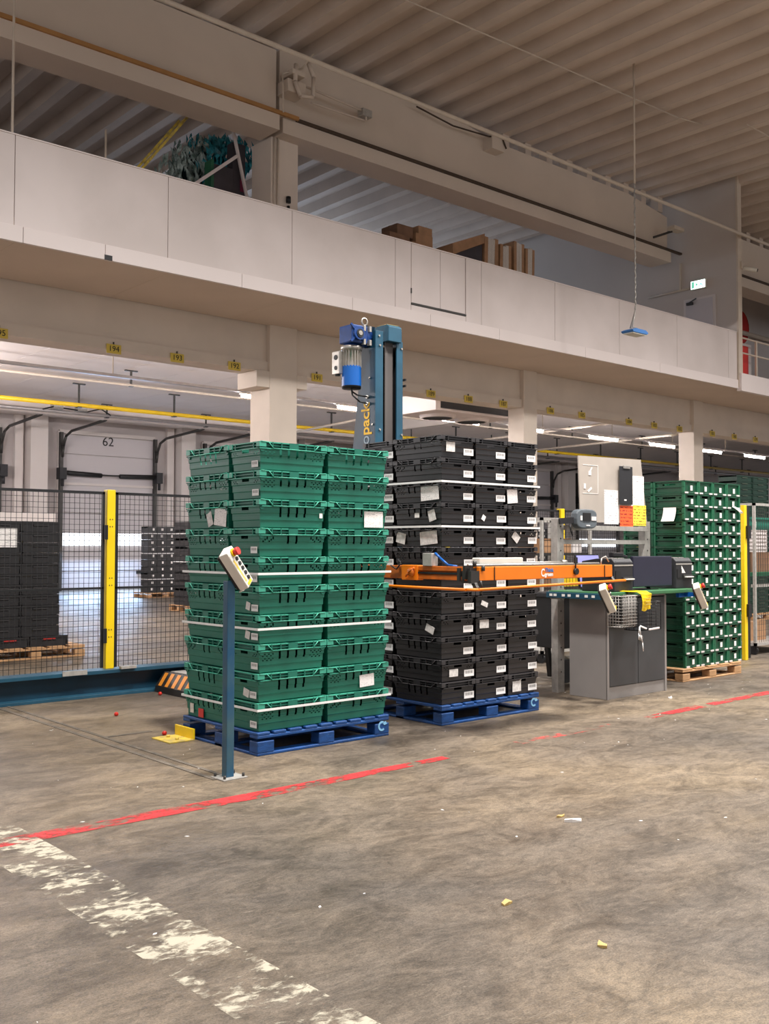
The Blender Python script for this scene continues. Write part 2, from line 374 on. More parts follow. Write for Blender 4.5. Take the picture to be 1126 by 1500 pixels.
# corrugated roof deck
b = MB(); P = .66; x = -8.02; prof = []
while x < 62:
    prof += [(x, 9.5), (x+.18, 9.5), (x+.26, 9.69), (x+.58, 9.69)]; x += P
for (xa, za), (xb, zb) in zip(prof, prof[1:]):
    b.quad((xa, -14, za), (xb, -14, zb), (xb, 24, zb), (xa, 24, za))
roof = b.build('ceiling', 'roof_deck'); roof.modifiers.new('solid', 'SOLIDIFY').thickness = .01; struct(roof)
# ground-floor ceiling made of long panels, and the walls
low = struct(MB().box(-4, 62, 13.45, 31.2, 5.57, 5.694).build('ceiling_lower', 'ceiling_white'))
me = MB().box(0, 1.188, 0, 17.5, 0, .02).mesh('ceiling_panel', 'ceiling_white')
for i in range(40): inst('ceiling_panel', me, low, (2.4+1.2*i, 13.5, 5.55))
struct(MB().box(-4, 62, 31.12, 31.4, 0, 5.7).build('wall_back', 'wall_grey'))
wr = struct(MB().box(-4, 20.26, 23.5, 23.7, 5.7, 9.8).build('wall_mezzanine', 'mezz_wall'))
wn = MB().box(11.5, 19.5, 23.42, 23.5, 7.2, 8.9).build('unseen_window_1', 'white_paint'); struct(wn)  # unseen glowing window added as a source for the bluish deck light
me = MB().box(0, 1.9, 0, .02, 0, 1.5).mesh('pane', 'mezz_window_glow')
for i in range(4): inst('pane', me, wn, (11.58+1.98*i, 23.39, 7.3))
struct(MB().box(20.42, 62, 15.6, 15.8, 5.2, 9.8).build('wall_upper', 'wall_light'))
# ground-floor ceiling beams parallel to the edge
for i, (y, z) in enumerate(((27.6, 5.2),)):
    struct(MB().box(-2, 60, y, y+.35, z, 5.6).build('trim_%d' % (i+10), 'ceiling_white'))
# slab, soffit panels, edge beam
slab = struct(MB().box(-4, 60, 11.36, 13.5, 4.965, 5.2).build('ceiling_slab', 'soffit'))
b1 = MB().box(0, 1.965, 0, 1.70, 0, .03).mesh('soffit_panel', 'soffit')
for i in range(13): inst('soffit_panel', b1, slab, (.40+1.97*i, 11.37, 4.94))
struct(MB().box(26.1, 60, 11.37, 13.07, 4.94, 4.97).build('trim_2', 'soffit'))
beam = struct(MB().box(-4, 60, 13.1, 13.5, 4.2, 4.97).build('trim_3', 'concrete_light'))
struct(MB().box(-4, 60, 13.06, 13.1, 4.2, 4.36).build('trim_4', 'concrete_light'))
# parapet panels
par = struct(MB().box(-2, 20.26, 11.37, 11.42, 5.0, 6.15).build('wall_parapet', 'parapet'))
seams = [-1.5, .40, 2.35, 4.30, 6.27, 8.22, 10.17, 10.50]
def panel(x0, x1, z0=5.115, z1=6.165, y=11.345, nm='parapet_panel', m='parapet'):
    return MB().box(x0+.004, x1-.004, y, 11.37, z0, z1).build(nm, m, par, bevel=.003)
for a, c in zip(seams, seams[1:]): panel(a, c)
for a, c in ((10.51, 11.14), (11.14, 11.71)): panel(a, c, 5.24, 6.165, 11.35, 'hatch_leaf')
MB().box(10.5, 11.72, 11.335, 11.37, 5.205, 5.232).build('hatch_gap_strip', 'steel_dark', par)  # dark strip drawn in place of the dark gap below the leaves
MB().box(10.505, 11.715, 11.347, 11.37, 5.115, 5.2).build('parapet_panel', 'parapet', par)
MB().box(10.49, 10.51, 11.335, 11.345, 5.38, 5.46).build('hatch_hinge', 'steel_dark', par)
for a, c in zip([11.72, 12.09, 14.0, 15.93, 17.9, 19.9], [12.09, 14.0, 15.93, 17.9, 19.9, 20.26]): panel(a, c)
fj = [-1.5, .5, 2.45, 4.4, 5.41, 7.378, 9.307, 10.9, 12.51, 14.85, 17.25, 20.27]
for a, c in zip(fj, fj[1:]): MB().box(a+.003, c-.003, 11.325, 11.375, 4.925, 5.112).build('fascia_board', 'fascia', par, bevel=.003)
MB().box(5.40, 5.50, 11.318, 11.33, 4.925, 4.985).build('cable_outlet', 'black', par)
MB().box(-2, 20.26, 11.335, 11.425, 6.165, 6.18).build('capping', 'fascia', par)
# girders
def girder(name, x0, x1, yf, top, m='girder'):
    b = MB(); b.prism([(x0, 8.15), (x1, 8.15)] + top, yf+.1, yf+.45, 'y')
    b.box(x0, x1, yf, yf+.55, 7.95, 8.19)
    return struct(b.build(name, m))
girder('trim_5', -4, 8.95, 12.70, [(8.95, 9.26), (-4, 9.32)])
girder('trim_6', 9.05, 19.9, 12.75, [(19.9, 9.02), (18.4, 9.22), (14.2, 9.2), (13.2, 9.32), (9.05, 9.32)])
girder('trim_7', 20.45, 60, 12.75, [(60, 9.2), (20.45, 9.2)])
struct(MB().box(-4, 9.3, 12.66, 12.71, 8.19, 8.245).build('trim_8', 'girder_rail'))
struct(MB().box(9.3, 60, 12.70, 12.76, 8.19, 8.235).build('trim_9', 'cable_dark'))
b = MB(); 
for i in range(60): b.box(14.42+.66*i, 14.60+.66*i, 12.95, 13.15, 9.15, 9.5)
struct(b.build('trim_12', 'roof_deck'))
# end wall on the mezzanine
we = struct(MB().box(20.28, 20.42, 11.34, 24, 4.98, 9.66).build('wall_end', 'mezz_wall'))
MB().box(20.262, 20.42, 11.30, 11.345, 4.95, 9.68).build('edge_trim', 'conduit', we)
MB().cyl((20.25, 13.6, 7.35), (20.25, 12.5, 7.36), .025, 8).build('conduit', 'conduit', we)
MB().box(20.24, 20.28, 12.72, 12.76, 7.35, 8.0).build('conduit', 'conduit', we)
d = struct(MB().box(20.262, 20.28, 11.86, 12.66, 5.2, 7.12).build('door_1', 'wall_light'))
MB().box(20.25, 20.265, 11.92, 12.60, 5.2, 7.07).build('door_leaf', 'door_panel', d)
MB().box(20.20, 20.25, 12.40, 12.56, 6.97, 7.03).bar((20.22, 12.50, 7.02), (20.20, 12.30, 7.09), .02, .02).build('door_closer', 'steel_dark', d)
t = thing('exit_sign', 'lit green emergency exit sign above the upper floor door', 'exit sign', (20.26, 12.25, 7.30))
W(t).box(20.20, 20.262, 12.06, 12.44, 7.30, 7.50).part('housing', 'white_plastic')
W(t).box(20.192, 20.201, 12.075, 12.425, 7.315, 7.485).part('light_panel', 'exit_glow')
b = W(t); b.box(20.186, 20.193, 12.34, 12.41, 7.325, 7.475); b.prism([(12.30, 7.35), (12.24, 7.40), (12.30, 7.45)], 20.186, 20.193, 'x')
b.bar((20.189, 12.19, 7.42), (20.189, 12.14, 7.37), .008, .02).bar((20.189, 12.17, 7.40), (20.189, 12.23, 7.345), .008, .018).bar((20.189, 12.15, 7.375), (20.189, 12.10, 7.335), .008, .018).bar((20.189, 12.20, 7.38), (20.189, 12.12, 7.415), .008, .016).cyl((20.186, 12.15, 7.45), (20.193, 12.15, 7.45), .017, 8)
b.part('pictogram', 'exit_green')
# columns
def column(x, wd, z1, nm='column'):
    return struct(MB().box(x, x+wd, 13.0, 13.0+wd+.02, 0, z1).build(nm, 'concrete_light', bevel=.01))
c1 = column(9.0, .53, 7.96)
MB().box(8.755, 9.0, 13.005, 13.55, 3.94, 4.2).build('corbel', 'concrete_light', c1, bevel=.006)
MB().box(9.53, 9.735, 13.005, 13.55, 3.98, 4.2).build('corbel', 'concrete_light', c1, bevel=.006)
for x in (9.05, 9.12): MB().tube([(x, 12.98, 6.2), (x, 12.98, 7.95)], .016).build('conduit', 'conduit', c1)
MB().box(9.03, 9.16, 12.94, 13.0, 6.35, 6.55).build('junction_box', 'steel_dark', c1)
MB().cyl((9.32, 12.97, 5.9), (9.32, 12.97, 6.9), .025, 8).cyl((9.32, 12.97, 6.95), (9.32, 12.97, 7.05), .04, 8).build('drain_pipe', 'black', c1)
for x in (15.07, 21.2, 27.3, 33.4, 39.5, 45.6): column(x, .40, 4.95)
# far-back pilasters
for k in range(8):
    x = 12.22+5.3*k
    struct(MB().box(x, x+.55, 30.6, 31.14, 0, 5.56).build('column', 'wall_light'))
    struct(MB().box(x-.36, x-.1, 30.95, 31.14, 0, 5.56).build('column', 'wall_light'))
# sectional dock doors
mp_ = MB().box(0, 3.30, 0, .05, 0, .60).mesh('panel', 'door_panel')
mgl = MB().box(0, 1.02, 0, .03, 0, .40).mesh('pane', 'dock_glass')
for k in range(7):
    x = 8.02+5.3*k
    fr = MB().box(x-.05, x+.03, 31.0, 31.14, 0, 5.15).box(x+3.34, x+3.42, 31.0, 31.14, 0, 5.15).box(x, x+3.4, 31.0, 31.14, 5.08, 5.2)
    d = struct(fr.build('door_%d' % (k+2), 'wall_light'))
    for j in range(8): inst('panel', mp_, d, (x+.035, 31.04, .02+.632*j))
    for j in range(3): inst('pane', mgl, d, (x+.12+1.06*j, 31.005, 1.46))
    for sx in (.02, 3.36):
        b = MB(); b.box(x+sx-.05, x+sx+.05, 30.86, 31.0, 0, 5.1)
        b.build('track', 'steel_dark', d)
        b = MB(); b.tube([(x+sx+.02, 30.86, 4.3), (x+sx+.02, 30.8, 4.65), (x+sx+.02, 30.6, 4.95), (x+sx+.02, 30.2, 5.08), (x+sx+.02, 27.8, 5.2)], .045)
        b.build('curved_track', 'steel_dark', d)
    b = MB().cyl((x+.1, 30.8, 3.80), (x+1.35, 30.8, 3.76), .075, 8).cyl((x+2.0, 30.8, 3.76), (x+3.3, 30.8, 3.80), .075, 8).cyl((x, 30.8, 3.78), (x+3.4, 30.8, 3.78), .02, 6)
    b.build('spring_shaft', 'black', d)
    for sx in (-.12, 3.30): MB().box(x+sx, x+sx+.22, 30.66, 30.95, 3.58, 3.95).cyl((x+sx+.1, 30.7, 3.35), (x+sx+.1, 30.7, 3.6), .05, 6).build('winding_gear', 'black_soft', d)
    MB().box(x+2.75, x+3.1, 30.98, 31.04, .52, .62).build('handle', 'black', d)
    MB().box(x+.03, x+3.37, 30.97, 31.05, 3.42, 3.50).build('reinforcing_rail', 'wall_light', d)
    if k == 1: text('door_number', '62', .42, face_my(15.0, 31.03, 4.9), 'ink', d)
# level marks painted on the floor
def mark(name, pts, m, label, z=.0022):
    b = MB(); b.poly([(x, y, z) for x, y in pts]); o = b.build(name, m); tag(o, label, 'floor marking', 'painted floor lines'); return o
mark('floor_line', [(-1, 4.87), (3.40, 4.79), (4.85, 4.845), (4.85, 4.93), (3.40, 4.93), (-1, 5.0)], 'paint_red', 'long solid red line painted on the concrete in front of the blue post')
mark('floor_line', [(5.6, 4.85), (6.75, 4.86), (6.75, 4.95), (5.6, 4.95)], 'paint_red_faint', 'faded red dash on concrete in front of the black crate pallet')
mark('floor_line', [(7.25, 4.86), (8.15, 4.89), (8.15, 5.01), (7.25, 4.96)], 'paint_red', 'short bright red dash on concrete before the grey cabinet')
mark('floor_line', [(8.3, 4.90), (11.5, 4.95), (11.5, 5.10), (8.3, 5.0)], 'paint_red', 'red line running off right before the dark green crates')
mark('floor_line', [(1.68, -2), (2.02, -2), (2.0, 8), (1.72, 8)], 'paint_white', 'wide worn white line crossing the foreground concrete', z=.001)
# floor channel running to the post
ch = struct(MB().box(3.30, 3.335, 5.35, 9.05, 0, .004).box(3.40, 3.43, 5.35, 9.05, 0, .004).build('trim_13', 'channel'))
ch2 = struct(MB().box(3.43, 3.80, 7.05, 7.09, 0, .004).build('trim_14', 'channel'))

# ================================================================ SERVICES UNDER AND OVER THE MEZZANINE
nums = [(4.771, 195), (6.373, 194), (7.377, 193), (8.369, 192), (9.964, 191), (11.25, 190), (12.561, 189), (13.539, 188), (14.511, 187), (15.936, 186), (16.965, 185), (18.644, 184), (19.62, 183), (20.653, 182), (22.09, 181), (23.115, 180), (24.163, 179)]
tagpos = dict(zip(range(195, 178, -1), ['at left photo edge', 'above the dock door', 'left of the big column', 'touching big column corbel', 'just right of big column', 'behind the blue mast', 'just right of the mast', 'above the cooler', 'left of the second column', 'just right of second column', 'left of notice board', 'above the notice board right part', 'right of the notice board', 'left of the third column', 'just right of third column', 'second right of third column', 'third right of third column']))
for x, n in nums:
    t = tag(MB().box(x-.11, x+.11, 13.035, 13.045, 4.145, 4.275).build('number_tag', 'tag_yellow', loc=(x, 13.04, 4.21)), 'small yellow tag numbered %d on concrete beam %s' % (n, tagpos[n]), 'number tag', 'numbered bay tags')
    t.data.transform(Matrix.Identity(4))
    text('number', str(n), .11, face_my(0, -.007, 0), 'ink', t)
    MB().box(-.006, .006, -.004, .02, .06, .10).build('hook', 'steel_dark', t)
# light rail and tubes
t = thing('light_rail', 'long white lighting rail hung under the ground floor ceiling', 'light rail', (4, 16.5, 4.45))
W(t).box(-1, 46, 16.46, 16.54, 4.45, 4.50).part('rail', 'pipe_grey')
for i in range(12): W(t).cyl((5.1+2.95*i, 16.5, 4.5), (5.1+2.95*i, 16.5, 5.55), .012, 5).part('hanger_rod', 'conduit')
lx = [10.74, 13.15, 16.25, 18.6, 21.8, 24.6, 27.2, 29.9, 32.8, 36, 39, 2.5, 5.0, 7.6]
names = ['behind the big column', 'left of the blue mast', 'right of the mast under cooler', 'just left of the second column', 'above the notice board', 'behind the third column', 'above the dark green crates', 'near the right photo edge']
for i, x in enumerate(lx[:8]):
    t = thing('tube_light', 'glowing tube lamp on the rail '+names[i], 'tube light', (x, 16.5, 4.38), group='tube lamps on the rail')
    W(t).box(x, x+1.25, 16.45, 16.55, 4.42, 4.45).part('housing', 'white_plastic')
    W(t).cyl((x+.03, 16.5, 4.39), (x+1.22, 16.5, 4.39), .034, 8).part('tube', 'tube_glow')
# pipes
def pipe(y, z, x0, x1, r, m, label, step, nm='pipe', ztop=5.55, arm=.0, xoff=0):
    t = thing(nm, label, 'pipe', (x0, y, z))
    W(t).cyl((x0, y, z), (x1, y, z), r, 10).part('pipe_run', m)
    k = 0; xx = x0+.7+xoff
    while xx < x1-.5:
        b = W(t); b.box(xx-.02, xx+.02, y-.02, y+.02, z, ztop).box(xx-.16, xx+.16, y-.03, y+.03, ztop-.03, ztop).box(xx-.05, xx+.05, y-r*1.3, y+r*1.3, z-r*1.3, z-r*.8)
        b.part('hanger', 'steel_dark'); xx += step
    return t
pipe(24, 5.0, 2, 60, .055, 'pipe_yellow', 'yellow gas pipe running along under the white ceiling', 2.7)
grey_pipe = pipe(27, 5.21, 2, 60, .05, 'pipe_grey', 'pale grey pipe in front of the dock doors', 3.3, xoff=.4)
pipe(21.4, 5.2, 2, 60, .03, 'conduit', 'thin grey conduit below the ground floor ceiling', 4.1)
def cross_pipe(x, y0, y1, z, label, r=.035):
    t = thing('pipe', label, 'pipe', (x, y0, z))
    W(t).tube([(x, y0, z), (x+1.2, y1, z)], r, 8).part('pipe_run', 'conduit')
    for f in (.1, .9): W(t).box(x+1.2*f-.015, x+1.2*f+.015, y0+(y1-y0)*f-.015, y0+(y1-y0)*f+.015, z, 5.56).part('hanger', 'steel_dark')
cross_pipe(22.0, 15.2, 26, 4.75, 'pale pipe crossing the ceiling left of the notice board')
cross_pipe(26.0, 15.2, 26, 4.8, 'pale pipe crossing the ceiling right of notice board')
cross_pipe(17.0, 18, 26.8, 4.9, 'pale pipe crossing the ceiling above black crates')
# door-side cable boxes on grey pipe
for x in (11.3, 12.0): W(grey_pipe).box(x, x+.28, 26.72, 26.95, 5.24, 5.42).part('cable_box', 'galvanised')
W(grey_pipe).tube([(11.0, 26.75, 5.2), (11.3, 26.75, 5.3), (12.3, 26.75, 5.24), (12.7, 26.75, 5.36), (13.0, 26.75, 5.2)], .02).part('cable', 'black')
# ceiling cooler
t = thing('ceiling_cooler', 'white ceiling cooler with two round fans underneath', 'cooler', (13.6, 13.9, 4.1))
W(t).box(13.62, 15.9, 14.0, 15.15, 4.12, 4.48).part('housing', 'white_paint', .01)
W(t).box(13.75, 15.8, 13.98, 14.0, 4.17, 4.44).part('grille', 'black_soft')
for x in (14.25, 15.25):
    f = W(t).lathe([(.38, 4.12), (.36, 4.06), (.30, 4.06)], (x, 14.6, 0), 20).part('fan_ring', 'white_paint')
    W(t).cyl((x, 14.6, 4.075), (x, 14.6, 4.09), .30, 20).part('fan', 'black', parent=f)
for x in (13.8, 15.7): W(t).box(x, x+.04, 14.5, 14.54, 4.48, 5.56).part('hanger', 'steel_dark')
# overhead conduit, wires
t = thing('overhead_conduit', 'long pale conduit running in front of the roof girder', 'conduit', (-2, 11.15, 8.33))
W(t).cyl((-2, 11.15, 8.33), (32, 11.15, 8.26), .035, 8).part('conduit_run', 'conduit')
for x in (-1, 30): W(t).cyl((x, 11.15, 8.32), (x, 11.15, 9.5), .008, 5).part('hanger', 'conduit')
t = thing('ceiling_wire', 'thin pale wire strung under the corrugated roof', 'wire', (9.6, 10.4, 9.42))
W(t).tube([(9.0, 10.4, 9.25), (16.2, 10.2, 9.42), (17.0, 10.2, 9.52)], .012, 5).part('wire_run', 'conduit')
t = thing('ceiling_wire', 'short thin wire under the roof at upper right', 'wire', (19, 10.4, 9.45))
W(t).tube([(17.6, 9.6, 9.5), (21, 9.5, 9.38), (24, 9.4, 9.40)], .012, 5).part('wire_run', 'conduit')
# hanging lamp on chain
t = thing('hanging_lamp', 'small flat blue lamp hanging on a long chain from the roof', 'hanging lamp', (14.26, 9.83, 5.03))
W(t).cyl((14.26, 9.83, 7.6), (14.26, 9.83, 9.71), .018, 6).part('rod', 'conduit')
b = W(t)
for i in range(26): b.cyl((14.26+(.012 if i % 2 else -.012), 9.83, 5.45+.083*i), (14.26-(.012 if i % 2 else -.012), 9.83, 5.45+.083*(i+1)), .013, 5)
b.tube([(14.26, 9.83, 5.45), (14.16, 9.83, 5.13)], .012, 5).tube([(14.26, 9.83, 5.45), (14.20, 9.9, 5.13)], .010, 5)
b.part('chain', 'galvanised')
W(t).prism([(14.05, 5.03), (14.44, 5.03), (14.48, 5.06), (14.40, 5.10), (14.12, 5.10), (14.02, 5.06)], 9.72, 9.96, 'y').part('housing', 'text_blue', .006)
W(t).box(14.06, 14.43, 9.74, 9.94, 5.015, 5.03).part('diffuser', 'white_plastic')
W(t).tube([(14.14, 9.83, 5.10), (14.14, 9.83, 5.14), (14.32, 9.83, 5.14), (14.32, 9.83, 5.10)], .008, 5).part('hoop', 'galvanised')
# bracket gear on the girder above the column
t = thing('cable_bracket', 'pale bracket with hoses and cables on the girder above column', 'bracket', (9.1, 12.6, 8.3))
W(t).box(9.0, 9.35, 12.55, 12.85, 8.55, 8.75).box(9.05, 9.30, 12.5, 12.8, 8.82, 8.9).part('bracket_body', 'girder', .01)
W(t).tube([(9.15, 12.55, 9.0), (9.1, 12.5, 8.7), (9.2, 12.5, 8.5), (9.45, 12.5, 8.55), (9.5, 12.55, 8.9), (9.42, 12.6, 9.15)], .035, 8).part('hose', 'girder')
W(t).tube([(9.35, 12.62, 8.75), (10.65, 12.62, 8.70), (10.65, 12.62, 8.55), (9.5, 12.62, 8.52)], .018, 6).part('rod_frame', 'girder')
W(t).box(10.55, 10.75, 12.58, 12.72, 8.62, 8.74).part('end_clamp', 'galvanised')
W(t).tube([(8.95, 12.6, 8.2), (8.93, 12.6, 8.8), (9.3, 12.6, 9.0), (9.45, 12.5, 9.25)], .014, 5).part('cable', 'conduit')
t = thing('cable_bracket', 'small cable clamp on top of girder below the pale conduit', 'bracket', (14.0, 12.6, 9.0))
W(t).box(13.75, 14.1, 12.62, 12.86, 8.93, 9.18).part('bracket_body', 'girder', .01)
W(t).tube([(11.9, 12.72, 9.20), (12.8, 12.7, 9.10), (13.7, 12.66, 9.14), (14.0, 12.6, 9.2), (14.12, 12.6, 9.0)], .016, 5).part('cable', 'cable_dark')
t = thing('floodlight', 'small pale floodlight on the girder end beside the wall', 'floodlight', (19.5, 12.6, 8.5))
W(t).box(19.35, 19.75, 12.3, 12.5, 8.52, 8.60).part('lamp_head', 'conduit', .01)
W(t).bar((19.5, 12.45, 8.52), (19.35, 12.86, 8.44), .04, .04).part('arm', 'steel_dark')
t = thing('security_camera', 'small white camera mounted on the end wall corner', 'camera', (20.42, 11.3, 7.6))
W(t).cyl((20.45, 11.28, 7.62), (20.62, 11.05, 7.55), .05, 8).part('camera_body', 'white_plastic')
W(t).cyl((20.612, 11.06, 7.553), (20.63, 11.035, 7.545), .036, 8).part('lens', 'black')
W(t).box(20.35, 20.42, 11.26, 11.32, 7.6, 7.75).part('mount', 'conduit')
# right walkway behind the wall end
wk = struct(MB().box(20.27, 60, 11.25, 11.36, 4.87, 5.26).build('trim_15', 'fascia'))
t = thing('handrail', 'pale metal handrail on the walkway at upper right', 'handrail', (20.4, 11.5, 5.26))
for z in (6.14, 5.80): W(t).cyl((20.3, 11.5, z), (40, 11.5, z), .02, 8).part('rail', 'conduit')
for i in range(10): W(t).box(21.35+2*i, 21.40+2*i, 11.48, 11.52, 5.2, 6.14).part('post', 'conduit')
t = thing('notice_poster', 'red poster with pale border behind the upper handrail', 'poster', (21.0, 11.75, 5.2))
W(t).box(20.45, 21.60, 11.74, 11.77, 5.2, 6.12).part('backing', 'wall_grey')
W(t).box(20.55, 21.45, 11.73, 11.741, 5.38, 6.06).part('poster_print', 'red')
W(t).box(20.55, 21.45, 11.728, 11.731, 5.30, 5.38).part('poster_strip', 'tag_yellow')
t = tag(MB().cyl((27.9, 15.52, 8.1), (27.9, 15.58, 8.1), .55, 24).build('round_sign', 'red', loc=(27.9, 15.55, 8.1)), 'round red sign on the pale wall behind the upper handrail', 'sign')
MB().lathe([(.52, -.045), (.58, -.045), (.58, .02)], (0, 0, 0), 24, 0, 'y').build('rim', 'white_plastic', t)
t = thing('wall_pipe', 'pale pipe on the upper right wall', 'pipe', (24, 15.4, 7.2))
W(t).cyl((20.5, 15.4, 7.9), (50, 15.4, 7.9), .07, 8).part('pipe_run', 'conduit')

# ================================================================ CRATES
def wallgrid(b, side, us, zs, hole, a, c, h, m=0):
    """side: '-y','+y' (runs along x, half length a) or '-x','+x' (runs along y, half length c). zs: (z fraction, inset in m)"""
    def P(u, k):
        z, ins = zs[k]
        if side[1] == 'y':
            s = -1 if side[0] == '-' else 1
            return (u*(a-ins), s*(c-ins), z*h)
        s = -1 if side[0] == '-' else 1
        return (s*(a-ins), u*(c-ins), z*h)
    idx = {}
    for k in range(len(zs)):
        for i, u in enumerate(us): idx[i, k] = len(b.v); b.v.append(P(u, k))
    for k in range(len(zs)-1):
        for i in range(len(us)-1):
            if hole((us[i]+us[i+1])/2, (zs[k][0]+zs[k+1][0])/2): continue
            b.f.append((idx[i, k], idx[i+1, k], idx[i+1, k+1], idx[i, k+1])); b.m.append(m)
ZS = [(0, .030), (.03, .025), (.25, .023), (.28, .0185), (.38, .018), (.41, .018), (.45, .0175), (.47, .0175), (.50, .017), (.53, .0125), (.56, .0125), (.60, .012), (.62, .012), (.66, .012), (.70, .0115), (.74, .0115)]
SL = [-.38, -.13, .13, .38]
def bale_crate(h, variant, mats, L=.588, D=.388):
    a, c = L/2, D/2; b = MB()
    perf_cols = [.585, .645, .705, .765, .825, .885]
    us = {-1, 1}
    for s in SL: us |= {s-.03, s+.03}
    if variant in 'AC':
        for p in perf_cols: us |= {p-.02, p+.02, -p-.02, -p+.02}
    us = sorted(us)
    def hole(u, z):
        if variant != 'C' or abs(u) < .25:
            if (.38 if variant == 'B' else .45) < z < .74 and any(abs(u-s) < .032 for s in SL): return True
        if variant in 'AC':
            for i, p in enumerate(perf_cols):
                if abs(abs(u)-p) < .02:
                    if variant == 'A':
                        if i % 2 == 0 and (.62 < z < .66 or .47 < z < .50): return True
                        if i % 2 == 1 and (.56 < z < .60 or .41 < z < .45): return True
                    else:
                        k = (i*2) % 4
                        if (.60 - .05*(i % 3)) < z < (.68-.05*(i % 3)): return True
        return False
    for s in ('-y', '+y'): wallgrid(b, s, us, ZS, hole, a, c, h)
    pe = [.60, .68, .76, .84]; ue = {-1, 1, -.24, .24}
    for p in pe: ue |= {p-.028, p+.028, -p-.028, -p+.028}
    ue = sorted(ue)
    def hole_e(u, z):
        if abs(u) < .24 and .62 < z < .74: return True
        if variant == 'A':
            for i, p in enumerate(pe):
                if abs(abs(u)-p) < .028 and (.62 < z < .66 if i % 2 else .56 < z < .60): return True
        return False
    for s in ('-x', '+x'): wallgrid(b, s, ue, ZS, hole_e, a, c, h)
    b.box(-a+.04, a-.04, -c+.04, c-.04, 0, .008)
    # rim
    def ring(z0, z1, o, t, m=0):
        x, y = a-o, c-o
        b.box(-x, x, -y, -y+t, z0*h, z1*h, m).box(-x, x, y-t, y, z0*h, z1*h, m).box(-x, -x+t, -y, y, z0*h, z1*h, m).box(x-t, x, -y, y, z0*h, z1*h, m)
    ring(.735, .765, 0, .022, 1); ring(.845, .868, .002, .014); ring(.945, .985, .002, .02, 1); ring(.765, .945, .022, .003)
    for s in (-1, 1):
        y0, y1 = sorted((s*c, s*(c-.024)))
        b.box(-.04, .04, y0, y1, .74*h, .985*h)
        for u in (-.62, -.36, .36, .62): b.box(u*a-.004, u*a+.004, y0, y1, .74*h, .98*h)
        x0, x1 = sorted((s*a, s*(a-.024)))
        for u in (-.6, .6): b.box(x0, x1, u*c-.004, u*c+.004, .74*h, .98*h)
        for q in (-1, 1):   # corner lugs
            xx0, xx1 = sorted((s*(a+.0015), s*(a-.055))); yy0, yy1 = sorted((q*(c+.0015), q*(c-.04)))
            b.box(xx0, xx1, yy0, yy1, .80*h, .98*h, 1)
            xm = s*(a-.028); ym = q*(c-.02)
            b.prism([(xm-.022, .72*h), (xm+.022, .72*h), (xm+.010, .64*h), (xm-.010, .64*h)], q*(c-.016), q*(c-.004), 'y', 0)
    return b.mesh('crate_body', mats)
def bale_arm_mesh(h, mats, L=.588, D=.388):
    a, c = L/2, D/2; b = MB(); y = c+.0015
    b.tube([(-a+.01, -y, .985*h), (-a+.075, -y, .965*h), (-.60*a, -y, .76*h), (.60*a, -y, .76*h), (a-.075, -y, .965*h), (a-.01, -y, .985*h)], .0035, 5)
    return b.mesh('bale_arm', mats)
lab_end = MB().sheet(-.16, -.085, -.2745, .055, .098, .0015, 0, 'x').mesh('barcode_label', 'barcode')
def label_on_end(h, w=.078, hh=.042, z=.26):
    zc = z*h; i = .0275+(.006 if zc < .28*h else 0)
    b = MB(); x = -(.294-.0175); b.sheet(-.075-w, -.075, x, zc-hh/2, zc+hh/2, .002, 0, 'x'); return b.mesh('barcode_label', 'barcode')
def make_stack(kind, px, py, ph, n, h, rows, spots, group, desc, lab, z0=0):
    mats = {'g': ['crate_green', 'crate_green_light'], 'k': ['crate_black', 'crate_black_edge']}[kind]
    ms = {v: bale_crate(h, v, mats) for v in 'ABC'}; am = bale_arm_mesh(h, mats[1:]); lm = label_on_end(h, *lab)
    out = {}
    for k in range(n):
        z = ph+(n-1-k)*h
        for si, (sx, sy, rz, where, haslab) in enumerate(spots):
            v = random.choice('AAABBC') if kind == 'g' else random.choice('AABBBC')
            o = inst('crate', ms[v], None, (px+sx+random.uniform(-.002, .002), py+sy+random.uniform(-.002, .002), z), rz+random.uniform(-.003, .003))
            tag(o, '%s %s, %s' % (desc, where, lay(k, n)), 'crate', group)
            inst('bale_arm', am, o); inst('bale_arm', am, o, rz=math.pi)
            if haslab and not (kind == 'g' and k == 2): inst('barcode_label', lm, o, (0, random.uniform(-.006, .006), random.uniform(-.004, .004)))
            out[k, si] = o
    return out
H90 = math.pi/2
